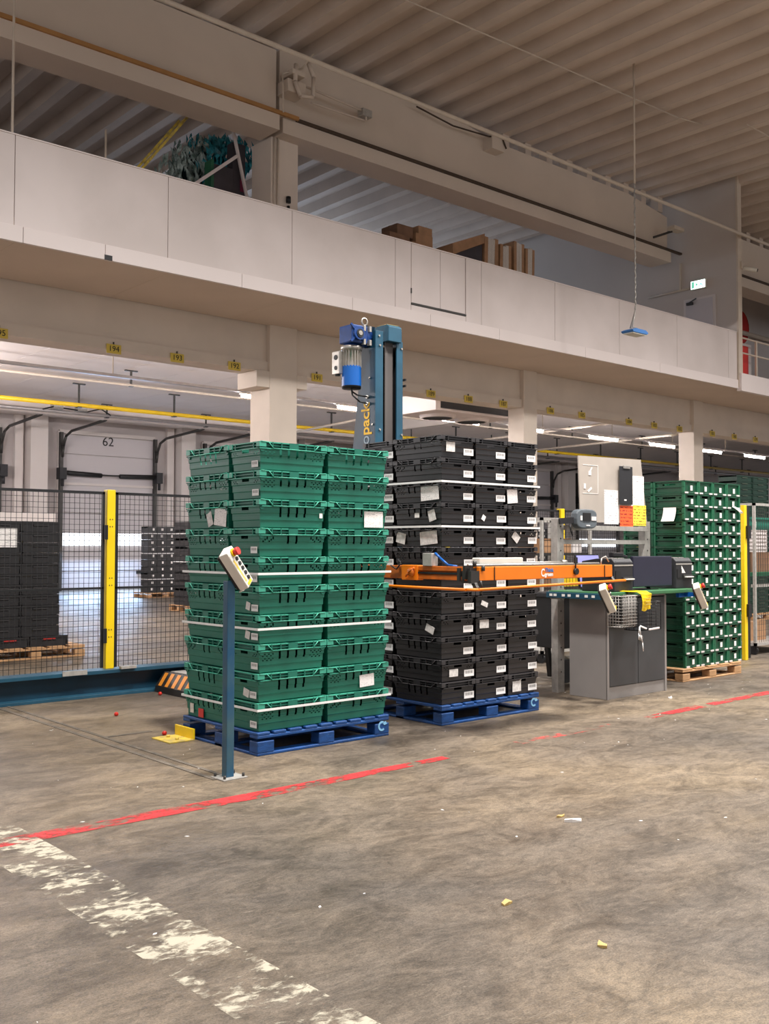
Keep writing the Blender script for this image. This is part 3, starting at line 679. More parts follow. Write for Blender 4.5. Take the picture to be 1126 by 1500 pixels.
# ---- pallets
def pallet(name, label, x, y, wx, wy, h, m, group, nb=9, mark=False):
    t = thing(name, label, 'pallet', (x, y, 0), group=group)
    f = h/.16; bw = wx/nb*.80; tb = .020*f
    top = MB().box(0, bw, 0, wy, 0, tb).mesh('top_board', m); st = MB().box(0, wx, 0, .10, 0, .022*f).mesh('stringer_board', m)
    bl = MB().box(0, .14, 0, .10, 0, .078*f).mesh('block', m); bt = MB().box(0, wx, 0, .10, 0, .020*f).mesh('bottom_board', m); bs = MB().box(0, .10, .10, wy-.10, 0, .020*f).mesh('bottom_board', m)
    def bev(o):
        q = o.modifiers.new('bevel', 'BEVEL'); q.width = .004; q.segments = 1; return o
    for i in range(nb):
        bev(inst('top_board', top, t, (i*(wx-bw)/(nb-1), 0, h-tb)))
    ys = (0, wy/2-.05, wy-.10); xs = (0, wx/2-.07, wx-.14)
    for yy in ys:
        bev(inst('stringer_board', st, t, (0, yy, .098*f+.020*f))); bev(inst('bottom_board', bt, t, (0, yy, 0)))
        for xx in xs: bev(inst('block', bl, t, (xx, yy, .020*f+.0005)))
    for xx in (0, wx-.10): bev(inst('bottom_board', bs, t, (xx, 0, 0)))
    if mark:
        b = MB(); xc, zc = wx-.075, h*.5
        for i in range(12):
            a0 = R(55+i*21.5); a1 = R(55+(i+1)*21.5)
            q = lambda r, a: (xc+r*math.cos(a), -.0025, zc+r*math.sin(a))
            b.quad(q(.022, a0), q(.038, a0), q(.038, a1), q(.022, a1))
        b.poly([(xc+.052, -.0025, zc+.012), (xc+.038, -.0025, zc+.034), (xc+.006, -.0025, zc+.022), (xc+.024, -.0025, zc+.004)])
        b.build('stencil_mark', 'mark_blue', t)
    return t
GX, GY, BX, BY = 3.893, 5.746, 5.666, 5.759
pallet('pallet', 'blue wooden pallet under the teal green crates', GX, GY, 1.2, 1.0, .158, 'pallet_blue', 'wooden pallets', 9, True)
pallet('pallet', 'blue wooden pallet under the black crates', BX, BY, 1.2, 1.0, .158, 'pallet_blue', 'wooden pallets', 9, True)
gs = [(.30, .2, 0, 'on near corner', True), (.90, .2, 0, 'right of near corner', False), (.2, .70, H90, 'on left side behind corner', False), (.6, .70, H90, 'middle of back row', False), (1.0, .70, H90, 'right end of back row', False)]
green = make_stack('g', GX, GY, .158, 10, .2009, 0, gs, 'teal green crates on the blue pallet', 'teal green crate', (.080, .046, .24))
ks = [(.2, .30, H90, 'front left column', True), (.6, .30, H90, 'front middle column', True), (1.0, .30, H90, 'front right column', True), (.30, .80, 0, 'back left column', True), (.90, .80, 0, 'back right column', True)]
black = make_stack('k', BX, BY, .158, 12, .1822, 0, ks, 'black crates on the blue pallet', 'black plastic crate', (.115, .055, .30))
# extra papers stuck to crates (local crate frame; long side faces -y, end faces -x)
def paper(o, x0, x1, z0, z1, side='y', m='printed_sheet', nm='paper_label', tilt=0, out=.0):
    b = MB()
    if side == 'y': b.sheet(x0, x1, -.1820-out, z0, z1, .0025)
    elif side == '+y': b.sheet(-x1, -x0, -.1820-out, z0, z1, .0025)
    else: b.sheet(x0, x1, -.2820-out, z0, z1, .0025, 0, 'x')
    if tilt:
        cx, cz = (x0+x1)/2*(-1 if side == '+y' else 1), (z0+z1)/2
        pt = Vector((cx, -.18, cz)) if side != 'x' else Vector((-.27, cx, cz))
        mt = Matrix.Translation(pt) @ Matrix.Rotation(tilt, 4, 'Y' if side != 'x' else 'X') @ Matrix.Translation(-pt)
        b.v = [tuple(mt @ Vector(v)) for v in b.v]
    p = b.build(nm, m, o)
    if side == '+y': p.rotation_euler = (0, 0, math.pi)
    return p
paper(green[2, 1], .06, .245, .015, .135); paper(green[8, 1], .02, .16, .03, .12, tilt=R(-3))
paper(green[2, 2], -.26, -.10, .02, .145, '+y', tilt=R(6)) ; paper(green[2, 2], -.07, .0, .02, .12, '+y', m='paper_torn', tilt=R(-20))
paper(green[2, 0], .235, .262, .075, .11, m='paper')
paper(green[9, 2], .17, .22, .03, .10, '+y', m='paper_torn'); paper(green[9, 2], .03, .10, .01, .075, '+y', m='red', nm='red_sticker')
for k, w_ in ((5, .03), (6, .035), (8, .05)): paper(green[k, 0], -.07, -.07+w_+.02, .03, .085, 'x', m='paper_torn', tilt=R(12))
# for the black front row the left long side (local +y after the quarter turn faces -X)
paper(black[2, 0], -.25, -.04, .018, .142, '+y', tilt=R(-3)); paper(black[3, 0], -.02, .035, .06, .10, '+y', m='paper'); paper(black[3, 0], -.21, -.13, .03, .12, '+y', m='paper_torn', tilt=R(-15))
paper(black[4, 0], -.23, -.03, .02, .13, '+y', m='paper_torn', tilt=R(-5)); paper(black[4, 0], .15, .26, .03, .12, '+y', m='paper_torn', tilt=R(12)) ; paper(black[8, 0], -.20, -.10, .03, .09, '+y', m='paper_torn', tilt=R(20))
paper(black[0, 0], .03, .13, .05, .13, 'x', m='paper_torn'); paper(black[2, 2], .06, .19, .015, .14, 'x', tilt=R(-5)); paper(black[3, 1], .07, .11, .04, .085, 'x', m='paper', tilt=R(30))
paper(black[4, 2], .04, .13, .05, .12, 'x', m='paper_torn', tilt=R(40)); paper(black[8, 1], .03, .14, .05, .12, 'x', m='paper_torn'); paper(black[10, 0], .0, .10, .04, .10, 'x', m='paper_torn'); paper(black[7, 1], .04, .12, .05, .09, 'x', m='paper_torn', tilt=R(20)); paper(black[11, 2], .02, .13, .03, .12, 'x', m='paper_torn')
# strapping bands
def strap(name, x0, x1, y0, y1, z, label, tl=0):
    o = .006; b = MB(); hh = .008
    for (a, c, d, e) in ((x0-o, x1+o, y0-o-.002, y0-o), (x0-o, x1+o, y1+o, y1+o+.002), (x0-o-.002, x0-o, y0-o, y1+o), (x1+o, x1+o+.002, y0-o, y1+o)): b.box(a, c, d, e, z-hh, z+hh)
    return tag(b.build(name, 'white_strap', loc=(x0, y0, z)), label, 'strap', 'white plastic straps')
for z, l in ((.312, 'lowest white strap around the teal crates just above the pallet'), (.865, 'middle white strap around the teal green crate stack'), (1.245, 'highest white strap around the teal crates behind control post')): strap('strapping_band', GX-.003, GX+1.203, GY-.003, GY+1.003, z, l)
for z, l in ((1.965, 'upper white strap around the black crate stack'), (1.60, 'lower white strap around black crates above the orange frame')): strap('strapping_band', BX-.003, BX+1.203, BY-.003, BY+1.003, z, l)
# ---- dark green crates
def box_crate(wx, wy, h, mats):
    a, c = wx/2, wy/2; b = MB()
    zs = [(0, .006), (.10, .006), (.13, .014), (.34, .014), (.40, .014), (.56, .014), (.64, .014), (.72, .014), (.76, .013), (.86, .012), (.88, .003), (.985, .003)]
    def h1(u, z): return abs(u) < .45 and .72 < z < .86
    for s in ('-y', '+y'): wallgrid(b, s, [-1, -.62, -.45, .45, .62, 1], zs, h1, a, c, h)
    us = [-1, -.82, -.70, -.6, -.45, -.3, -.15, 0, .15, .3, .45, .6, .70, .82, 1]
    def h2(u, z):
        if abs(u) < .45 and .64 < z < .76: return True
        return .70 < abs(u) < .82 and .64 < z < .72
    for s in ('-x', '+x'): wallgrid(b, s, us, zs, h2, a, c, h)
    b.box(-a+.01, a-.01, -c+.01, c-.01, 0, .008)
    for s in (-1, 1):
        for q in (-1, 1):
            x0, x1 = sorted((s*a, s*(a-.026))); y0, y1 = sorted((q*c, q*(c-.026))); b.box(x0, x1, y0, y1, 0, .99*h, 1)
        y0, y1 = sorted((s*c, s*(c-.012))); b.box(-a, a, y0, y1, .90*h, .985*h).box(-a, a, y0, y1, .02*h, .07*h)
        x0, x1 = sorted((s*a, s*(a-.012))); b.box(x0, x1, -c, c, .90*h, .985*h).box(x0, x1, -c, c, .02*h, .07*h).box(x0, x1, -c, c, .48*h, .53*h)
    return b.mesh('box_crate_body', mats)
DX, DY, DW, DD, DH = 9.53, 5.97, .292, .39, .1445
pallet('pallet', 'natural wooden pallet under the dark green crates', 9.43, 5.94, 1.2, .8, .137, 'pallet_wood', 'wooden pallets', 5)
m1 = box_crate(DW-.004, DD-.004, DH, ['crate_dark_green', 'crate_dark_green_post'])
tg = MB().sheet(-.032, .010, -(DD/2)-.0005, .036, .090, .0015).mesh('paper_tag', 'paper'); cl = MB().box(0, .062, -(DD/2)-.004, -(DD/2)+.004, .003, .020).mesh('clip', 'tray_white')
cn = ['first column from the corner', 'second column from the corner', 'third column from the corner', 'far right column']
dk = {}
for k in range(14):
    z = .137+(13-k)*DH
    for j in range(4):
        o = inst('box_crate', m1, None, (DX+DW*(j+.5), DY+DD/2, z), random.uniform(-.004, .004))
        tag(o, 'dark green crate with white tag, %s, %s' % (cn[j], lay(k, 14)), 'crate', 'dark green crates on the wooden pallet'); dk[k, j] = o
        inst('paper_tag', tg, o, (random.uniform(.0, .02), 0, random.uniform(-.004, .004)))
        inst('locking_clip', cl, o, (-.128, 0, 0)); inst('locking_clip', cl, o, (.066, 0, 0))
    o = inst('box_crate', m1, None, (DX+DW*.5, DY+DD*1.5+.004, z), random.uniform(-.004, .004))
    tag(o, 'dark green crate in back row on left side, %s' % lay(k, 14), 'crate', 'dark green crates on the wooden pallet')
b = MB(); n = 5
for i in range(n): # curled delivery note on the left side
    f0, f1 = i/n, (i+1)/n; g = lambda f: -.147-.004-.05*f*f
    b.quad((g(f0), .06, .14-.15*f0), (g(f0), -.10, .14-.15*f0), (g(f1), -.10, .14-.15*f1), (g(f1), .06, .14-.15*f1))
b.build('delivery_note', 'printed_sheet', dk[2, 0])
b = MB()
for i in range(n):
    f0, f1 = i/n, (i+1)/n; g = lambda f: -.20-.06*f*(1.2-f)
    b.quad((-.05+.16*f0, g(f0), .03-.08*f0), (-.05+.16*f1, g(f1), .03-.08*f1), (.02+.16*f1, g(f1), .03-.07*f1), (.02+.16*f0, g(f0), .03-.07*f0))
b.build('delivery_note', 'paper', dk[1, 3])
# ---- stacks farther away
def far_crate(wx, wy, h, mats, grip=True):
    b = MB(); a, c = wx/2-.003, wy/2-.003
    b.prism([(-a, h*.97), (-a, h*.75), (-a+.012, h*.74), (-a+.02, 0), (a-.02, 0), (a-.012, h*.74), (a, h*.75), (a, h*.97)], -c+.012, c-.012, 'y')
    b.box(-a, a, -c, c, h*.78, h*.97)
    for s in (-1, 1): b.box(s*a-.012 if s > 0 else -a, s*a if s > 0 else -a+.012, -c, c, h*.05, h*.78)
    if grip: b.box(-.10, .10, -c-.004, -c+.01, h*.60, h*.70, 1)
    return b.mesh('far_crate_body', mats)
# black trays on a pallet behind the fence
pallet('pallet', 'wooden pallet behind the fence under black folding trays', 4.45, 12.5, 1.3, 1.0, .15, 'pallet_wood', 'wooden pallets', 5)
m2 = far_crate(.50, .6, .1335, ['crate_black', 'crate_black_edge'])
for k in range(12):
    for j in range(3):
        o = inst('folding_tray', m2, None, (4.17+.505*j+(.12 if k == 11 else 0), 12.88, .15+(11-k)*.1335), random.uniform(-.01, .01))
        tag(o, 'black folding tray behind the wire fence, %s, %s' % (['left column', 'middle column', 'right column'][j], lay(k, 12)), 'tray', 'black trays stacked behind the fence')
        if k == 11 and j: MB().box(-.08, .08, -.306, -.296, .085, .10).build('red_clip', 'red', o)
t = tag(MB().box(3.95, 5.37, 12.6, 13.1, 1.753, 1.86).build('lid_carton', 'white_paint', loc=(4.6, 12.9, 1.753)), 'flat white box on top of the black trays', 'box')
t = tag(MB().sheet(4.2, 4.86, 12.575, 1.42, 1.66, .003).build('delivery_sheet', 'printed_sheet', loc=(4.6, 12.575, 1.5)), 'white delivery sheet on the black trays behind fence', 'paper')
def far_stack(x, y, n, m, me, w_, d_, h, ph, where, group, tagm=None, straps=()):
    tm = MB().box(-.03, .03, -d_/2-.006, -d_/2-.001, h*.35, h*.7).mesh('paper_tag', 'paper')
    cols = ['left column', 'second column', 'third column', 'right column']
    for k in range(n):
        for j in range(m):
            o = inst('storage_crate', me, None, (x+w_*(j+.5), y+d_/2, ph+(n-1-k)*h), random.uniform(-.006, .006))
            tag(o, '%s, %s, %s' % (where, cols[j] if m > 1 else 'single column', lay(k, n)), 'crate', group)
            if tagm: inst('paper_tag', tm, o, (random.uniform(-.02, .02), 0, 0))
m3 = far_crate(.30, .4, .186, ['crate_black', 'crate_black_edge'], False)
pallet('pallet', 'wooden pallet below the distant black crates by dock door', 13.5, 25.4, 1.2, .8, .144, 'pallet_wood', 'wooden pallets', 5)
far_stack(13.5, 25.4, 10, 4, m3, .30, .4, .186, .144, 'distant black crate by dock door', 'distant black crates by the dock door', True)
for i, z in enumerate((1.80, 1.24, .52)): strap('strapping_band', 13.5, 14.7, 25.4, 25.8, z, ['top', 'middle', 'lowest'][i]+' white strap on the distant black crates by dock door')
pallet('pallet', 'wooden pallet half hidden behind the teal crates', 11.22, 19.3, 1.2, .8, .144, 'pallet_wood', 'wooden pallets', 5)
m4 = far_crate(.40, .6, .184, ['crate_black', 'crate_black_edge'], False)
far_stack(11.22, 19.3, 10, 2, m4, .40, .6, .184, .144, 'black crate half hidden beside teal crates', 'black crates half hidden beside the teal stack', True)
for i, z in enumerate((1.72, 1.10)): strap('strapping_band', 11.22, 12.02, 19.3, 19.9, z, ['upper', 'lower'][i]+' white strap on black crates half hidden beside teal stack')
pallet('pallet', 'wooden pallet far behind the black crates and fence', 28.2, 24.0, 1.2, .8, .144, 'pallet_wood', 'wooden pallets', 5)
far_stack(28.2, 24.0, 10, 4, m3, .30, .4, .20, .144, 'distant crate seen right of black stack', 'distant crates right of the black stack', True)
m5 = far_crate(.60, .40, .115, ['crate_far_green', 'crate_far_grip'])
pallet('pallet', 'wooden pallet under the tall dark crates at right edge', 17.8, 10.0, 1.25, .8, .144, 'pallet_wood', 'wooden pallets', 5)
for k in range(23):
    for j in range(2):
        o = inst('storage_crate', m5, None, (17.8+.61*(j+.5), 10.2, .144+(22-k)*.117), random.uniform(-.006, .006))
        nm = ORD[k] if k < 13 else ['fourteenth', 'fifteenth', 'sixteenth', 'seventeenth', 'eighteenth', 'nineteenth', 'twentieth', 'twenty-first', 'twenty-second', 'lowest'][k-13]
        tag(o, 'blackish green crate at right photo edge, %s column, %s from top' % (['left', 'right'][j], nm if k else 'topmost, first'), 'crate', 'tall dark crates at the right edge')

# ================================================================ FENCE
t = thing('safety_fence', 'black wire mesh safety fence on a blue steel base beam', 'fence', (1.5, 9.12, 0))
FX0, FX1 = 1.5, 13.4
W(t).box(FX0, FX1, 9.00, 9.22, .215, .25).part('beam_top_flange', 'paint_steel_blue', .003)
W(t).box(FX0, FX1, 9.09, 9.13, .03, .215).part('beam_web', 'paint_steel_blue_dark')  # web colour darkened to carry the shade of the recess between the flanges
W(t).box(FX0, FX1, 8.98, 9.22, 0, .03).part('beam_foot', 'paint_steel_blue', .003)
W(t).box(3.92, 4.16, 8.985, 9.0, .225, .27).part('maker_plate', 'galvanised')
W(t).box(4.5, 4.66, 8.97, 9.02, .25, .275).part('hinge_plate', 'galvanised')
posts = [2.2, 4.39, 6.7, 9.0, 11.32, 13.2]
for x in posts:
    p = W(t).box(x, x+.085, 9.08, 9.16, .25, 1.985).part('post', 'yellow', .004)
    b = W(t)
    for z in (.55, .62, 1.05, 1.12, 1.62, 1.69):
        for q in (.025, .05): b.box(x+q, x+q+.008, 9.077, 9.081, z, z+.012)
    b.part('bolt_holes', 'ink', parent=p)
    for z in (.5, 1.5): W(t).box(x-.03, x+.0, 9.06, 9.1, z, z+.14).part('latch', 'black', parent=p)
for a, c in zip(posts, posts[1:]):
    x0, x1 = a+.10, c-.015
    fr = W(t).box(x0, x0+.025, 9.10, 9.13, .26, 1.965).box(x1-.025, x1, 9.10, 9.13, .26, 1.965).box(x0, x1, 9.10, 9.13, 1.94, 1.965).box(x0, x1, 9.10, 9.13, 1.02, 1.04).part('panel_frame', 'black')
    b = W(t); n = int((x1-x0)/.05); nz = int(1.68/.05)
    for i in range(1, n): xx = x0+(x1-x0)*i/n; b.box(xx-.002, xx+.002, 9.112, 9.115, .26, 1.95)
    for i in range(1, nz): zz = .26+1.69*i/nz; b.box(x0, x1, 9.115, 9.118, zz-.002, zz+.002)
    o = b.part('wire_mesh', 'black', parent=fr); o['kind'] = 'stuff'

# ================================================================ STRAPPING MACHINE
t = thing('strapping_machine', 'blue and orange pallet strapping machine with tall mast', 'strapping machine', (6.2, 7.3, 0))
W(t).box(5.0, 7.6, 7.15, 8.95, .0, .17).part('base_platform', 'steel_dark', .005)
W(t).box(5.02, 7.6, 7.15, 8.95, .17, .19).part('base_plate', 'galvanised')
hz = W(t).prism([(4.86, 0), (5.0, 0), (5.0, .19), (4.97, .19), (4.87, .06)], 7.1, 8.98, 'y').part('hazard_ramp', 'hazard_black')
for i in range(15):
    y = 8.93-.125*i; b = W(t)
    q = lambda f, yy: (4.869+.1*f-.002, yy, .06+.13*f)
    b.poly([q(.05, y), q(.95, y+.02), q(.95, y-.045), q(.05, y-.06)]); b.part('hazard_stripe', 'hazard_orange', parent=hz)
# mast
side = [(7.2, .19), (7.2, 3.53), (7.36, 3.58), (7.42, 3.45), (7.43, 3.02), (7.85, .19)]
W(t).prism(side, 6.19, 6.20, 'x').part('mast_side', 'paint_steel_blue_dark')
W(t).prism(side, 6.53, 6.54, 'x').part('mast_side', 'paint_steel_blue_dark')
W(t).box(6.19, 6.285, 7.185, 7.20, .19, 3.50).part('mast_flange', 'paint_steel_blue', .003)
W(t).box(6.46, 6.54, 7.185, 7.20, .19, 3.43).part('mast_flange', 'paint_steel_blue', .003)
W(t).box(6.20, 6.53, 7.38, 7.40, .19, 3.4).part('mast_back', 'black')
W(t).box(6.522, 6.529, 7.205, 7.38, .19, 3.4).part('inner_shade_sheet', 'black'); W(t).box(6.345, 6.445, 7.225, 7.235, .3, 3.42).part('lift_belt', 'belt_rubber')  # black sheet added on the right plate to darken the mast's inside
W(t).prism([(7.15, 3.41), (7.36, 3.41), (7.36, 3.555), (7.33, 3.575), (7.18, 3.575), (7.15, 3.555)], 6.325, 6.495, 'x').part('top_guard', 'paint_steel_blue', .006)
W(t).box(6.34, 6.48, 7.19, 7.33, 3.575, 3.58).part('guard_lid', 'yellow_worn')
b = W(t)
for (x, z) in ((6.23, 3.45), (6.24, 3.36), (6.24, 2.55), (6.52, 3.36), (6.52, 2.52), (6.23, 2.2)): b.cyl((x, 7.186, z), (x, 7.172, z), .010, 8)
for (y, z) in ((7.27, 3.05), (7.225, 2.6), (7.3, 2.3)): b.cyl((6.191, y, z), (6.178, y, z), .010, 8)
b.part('bolts', 'aluminium')
W(t).lathe([(.030, 0), (.040, 0), (.044, .006), (.040, .012), (.030, .012), (.026, .006), (.030, 0)], (6.17, 7.32, 3.60), 16, 0, 'y').cyl((6.17, 7.326, 3.53), (6.17, 7.326, 3.57), .014, 8).part('lifting_eye', 'aluminium')
# gearbox
W(t).box(5.925, 6.0, 7.38, 7.40, 3.12, 3.26).part('terminal_mount', 'aluminium', parent=None)
gb = W(t).box(5.93, 6.12, 7.22, 7.42, 3.36, 3.53).part('gearbox', 'gear_blue', .012)
W(t).cyl((6.0, 7.222, 3.445), (6.0, 7.19, 3.445), .062, 16).part('bearing_cover', 'gear_blue', parent=gb)
W(t).cyl((6.0, 7.192, 3.445), (6.0, 7.182, 3.445), .04, 16).part('shaft_ring', 'black', parent=gb)
W(t).cyl((6.0, 7.184, 3.445), (6.0, 7.176, 3.445), .022, 12).part('shaft_end', 'aluminium', parent=gb)
b = W(t)
for s in ((-.06, .055), (.06, .055), (-.06, -.055), (.06, -.055)): b.bar((6.0+s[0]*.7, 7.214, 3.445+s[1]*.7), (6.0+s[0]*1.5, 7.214, 3.445+s[1]*1.5), .014, .018)
b.part('ribs', 'gear_blue', parent=gb)
b = W(t)
for x in (6.07, 6.14):
    for z in (3.37, 3.50): b.box(x-.012, x+.012, 7.20, 7.24, z-.022, z+.03)
b.part('mount_lugs', 'aluminium', parent=gb)
W(t).cyl((6.10, 7.32, 3.445), (6.185, 7.32, 3.445), .10, 20).part('flange', 'gear_blue', parent=gb)
# motor
mo = W(t).lathe([(.0, 3.34), (.10, 3.34), (.105, 3.325), (.10, 3.30), (.078, 3.29), (.078, 3.14)], (6.02, 7.34, 0), 24).part('motor', 'aluminium')
b = W(t)
for i in range(20):
    a = 2*math.pi*i/20; b.bar((6.02+.085*math.cos(a), 7.34+.085*math.sin(a), 3.29), (6.02+.085*math.cos(a), 7.34+.085*math.sin(a), 3.14), .006, .02, up=(math.cos(a), math.sin(a), 0))
b.part('cooling_fins', 'aluminium', parent=mo)
W(t).cyl((6.02, 7.34, 3.36), (6.02, 7.34, 3.33), .075, 20).part('motor_collar', 'gear_blue', parent=mo)
W(t).lathe([(.092, 3.15), (.094, 3.0), (.094, 2.96)], (6.02, 7.34, 0), 24).part('fan_cowl', 'motor_blue', parent=mo)
W(t).lathe([(.094, 2.96), (.090, 2.935), (0, 2.935)], (6.02, 7.34, 0), 24).part('cowl_grille', 'black', parent=mo)
W(t).box(5.885, 5.93, 7.36, 7.47, 3.07, 3.29).part('terminal_box', 'aluminium', .006, parent=mo)
for p0, p1, r_ in (((5.88, 7.41, 3.23), (5.887, 7.41, 3.23), .025), ((5.88, 7.41, 3.13), (5.887, 7.41, 3.13), .02), ((5.907, 7.41, 3.055), (5.907, 7.41, 3.072), .025)): W(t).cyl(p0, p1, r_, 10).part('cable_gland', 'black', parent=mo)
W(t).tube([(5.99, 7.30, 2.94), (5.99, 7.29, 2.90), (6.05, 7.29, 2.875), (6.19, 7.29, 2.87)], .008, 6).tube([(6.0, 7.32, 2.94), (6.0, 7.30, 2.87), (6.08, 7.29, 2.815), (6.19, 7.29, 2.805)], .008, 6).part('cables', 'black')
W(t).cyl((6.19, 7.29, 2.87), (6.165, 7.29, 2.87), .016, 8).cyl((6.19, 7.29, 2.805), (6.165, 7.29, 2.805), .016, 8).part('cable_plugs', 'aluminium')
W(t).box(6.54, 6.60, 7.24, 7.26, 3.06, 3.075).box(6.54, 6.60, 7.24, 7.26, 3.0, 3.015).box(6.585, 6.60, 7.20, 7.26, 3.06, 3.08).box(6.585, 6.60, 7.20, 7.26, 3.0, 3.02).part('limit_switch', 'black')
L_ = Vector(t.location)
o = text('lettering', 'pack', .165, Matrix.Translation(-L_) @ face_mx_up(6.187, 7.325, 2.655), 'text_yellow', t, align='CENTER', bold=.003); o = text('lettering', 'iso', .165, Matrix.Translation(-L_) @ face_mx_up(6.187, 7.325, 2.502), 'text_pale', t, align='RIGHT')
# orange strapping frame around the black stack
FZ0, FZ1 = 1.183, 1.285
ob = W(t).box(5.44, 7.08, 5.13, 5.20, FZ0, FZ1).part('front_arm', 'orange', .004)
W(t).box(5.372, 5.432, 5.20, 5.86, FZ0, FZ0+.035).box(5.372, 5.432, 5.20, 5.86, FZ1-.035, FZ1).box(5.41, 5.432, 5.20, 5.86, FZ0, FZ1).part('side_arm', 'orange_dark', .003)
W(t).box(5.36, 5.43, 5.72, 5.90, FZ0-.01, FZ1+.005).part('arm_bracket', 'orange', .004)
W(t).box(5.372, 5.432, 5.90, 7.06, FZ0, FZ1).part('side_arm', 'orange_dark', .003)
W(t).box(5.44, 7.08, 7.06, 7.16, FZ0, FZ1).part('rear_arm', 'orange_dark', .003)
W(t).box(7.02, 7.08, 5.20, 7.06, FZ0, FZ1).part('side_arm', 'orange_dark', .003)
W(t).box(5.368, 5.373, 5.24, 5.72, 1.225, 1.24).part('strap_slot', 'black')
b = W(t); b.box(6.965, 6.97, 5.124, 5.13, FZ0, FZ1).box(5.60, 5.605, 5.124, 5.13, FZ0, FZ1); b.part('clamp_strip', 'black')
b = W(t)
for i in range(5): b.box(5.35+.02*(i % 2), 5.44, 5.13+.03*i, 5.155+.03*i, FZ0-.02+.015*(i % 3), FZ1-.03+.02*(i % 3))
b.cyl((5.42, 5.16, FZ1), (5.42, 5.16, FZ1+.045), .016, 8).cyl((5.47, 5.12, FZ1-.03), (5.47, 5.12, FZ1+.01), .014, 8).tube([(5.44, 5.12, FZ0), (5.45, 5.11, FZ0-.06), (5.44, 5.12, FZ0-.10)], .009, 6)
b.part('corner_mechanism', 'steel_dark')
b = W(t); b.lathe([(.0, -.02), (.035, -.02), (.035, .0)], (5.36, 5.78, 1.235), 10, 0, 'x'); b.tube([(5.35, 5.74, 1.27), (5.34, 5.80, 1.235), (5.35, 5.84, 1.20)], .008, 6); b.part('tension_wheel', 'orange_dark')
W(t).box(5.36, 5.43, 5.56, 5.66, FZ1, FZ1+.10).part('sensor_bracket', 'galvanised', .004)
W(t).tube([(5.40, 5.56, FZ1+.10), (5.40, 5.50, FZ1+.06), (5.40, 5.42, FZ1+.01), (5.42, 5.34, FZ1)], .010, 6).part('air_hose', 'motor_blue')
W(t).tube([(5.37, 5.95, FZ1+.05), (5.35, 5.9, FZ1+.02), (5.36, 5.96, FZ1-.03), (5.35, 6.02, FZ1)], .006, 6).part('cable', 'black')
W(t).box(5.62, 6.13, 5.30, 5.38, FZ1+.012, FZ1+.065).part('pneumatic_cylinder', 'white_plastic', .008)
W(t).cyl((6.13, 5.34, FZ1+.02), (6.66, 5.34, FZ1+.02), .011, 8).cyl((5.44, 5.25, FZ1+.008), (7.05, 5.25, FZ1+.008), .012, 8).cyl((6.66, 5.34, FZ1+.02), (6.72, 5.34, FZ1+.02), .022, 8).part('push_rod', 'aluminium')
W(t).box(5.44, 7.08, 5.205, 5.40, FZ1-.004, FZ1+.004).part('cover_strip', 'steel_dark')
W(t).tube([(5.33, 7.1, 1.125), (5.33, 5.16, 1.118), (5.40, 5.10, 1.118), (7.25, 5.12, 1.15)], .011, 8).part('guide_rail', 'orange')
for p0, p1 in (((7.08, 5.16, 1.19), (7.08, 5.12, 1.14)), ((5.40, 5.16, 1.19), (5.40, 5.12, 1.125)), ((5.37, 6.9, 1.19), (5.34, 6.9, 1.12))): W(t).bar(p0, p1, .03, .03).part('rail_bracket', 'steel_dark')
W(t).cyl((6.575, 5.13, 1.235), (6.575, 5.11, 1.235), .027, 10).cyl((6.575, 5.125, 1.235), (6.575, 5.125, 1.34), .006, 6).box(6.555, 6.59, 5.115, 5.13, 1.30, 1.35).part('clamp_knob', 'black')
W(t).tube([(6.96, 5.16, 1.285), (6.97, 5.16, 1.34), (7.03, 5.16, 1.355), (7.07, 5.16, 1.31)], .006, 6).part('looped_cable', 'galvanised')
MT = Matrix.Translation(-L_)
b = MB()
for i in range(14):
    a0, a1 = R(40+i*20), R(40+(i+1)*20); q = lambda r, a: (r*math.cos(a)*.8, r*math.sin(a), 0)
    b.quad(q(.020, a0), q(.032, a0), q(.032, a1), q(.020, a1))
b.v = [tuple(MT @ face_my(6.17, 5.128, 1.232) @ Vector(v)) for v in b.v]; b.build('logo_ring', 'text_white', t)
text('lettering', 'Think', .045, MT @ face_my(6.245, 5.129, 1.250), 'text_blue', t, bold=.001); text('lettering', 'green', .045, MT @ face_my(6.240, 5.129, 1.216), 'text_white', t, bold=.001)

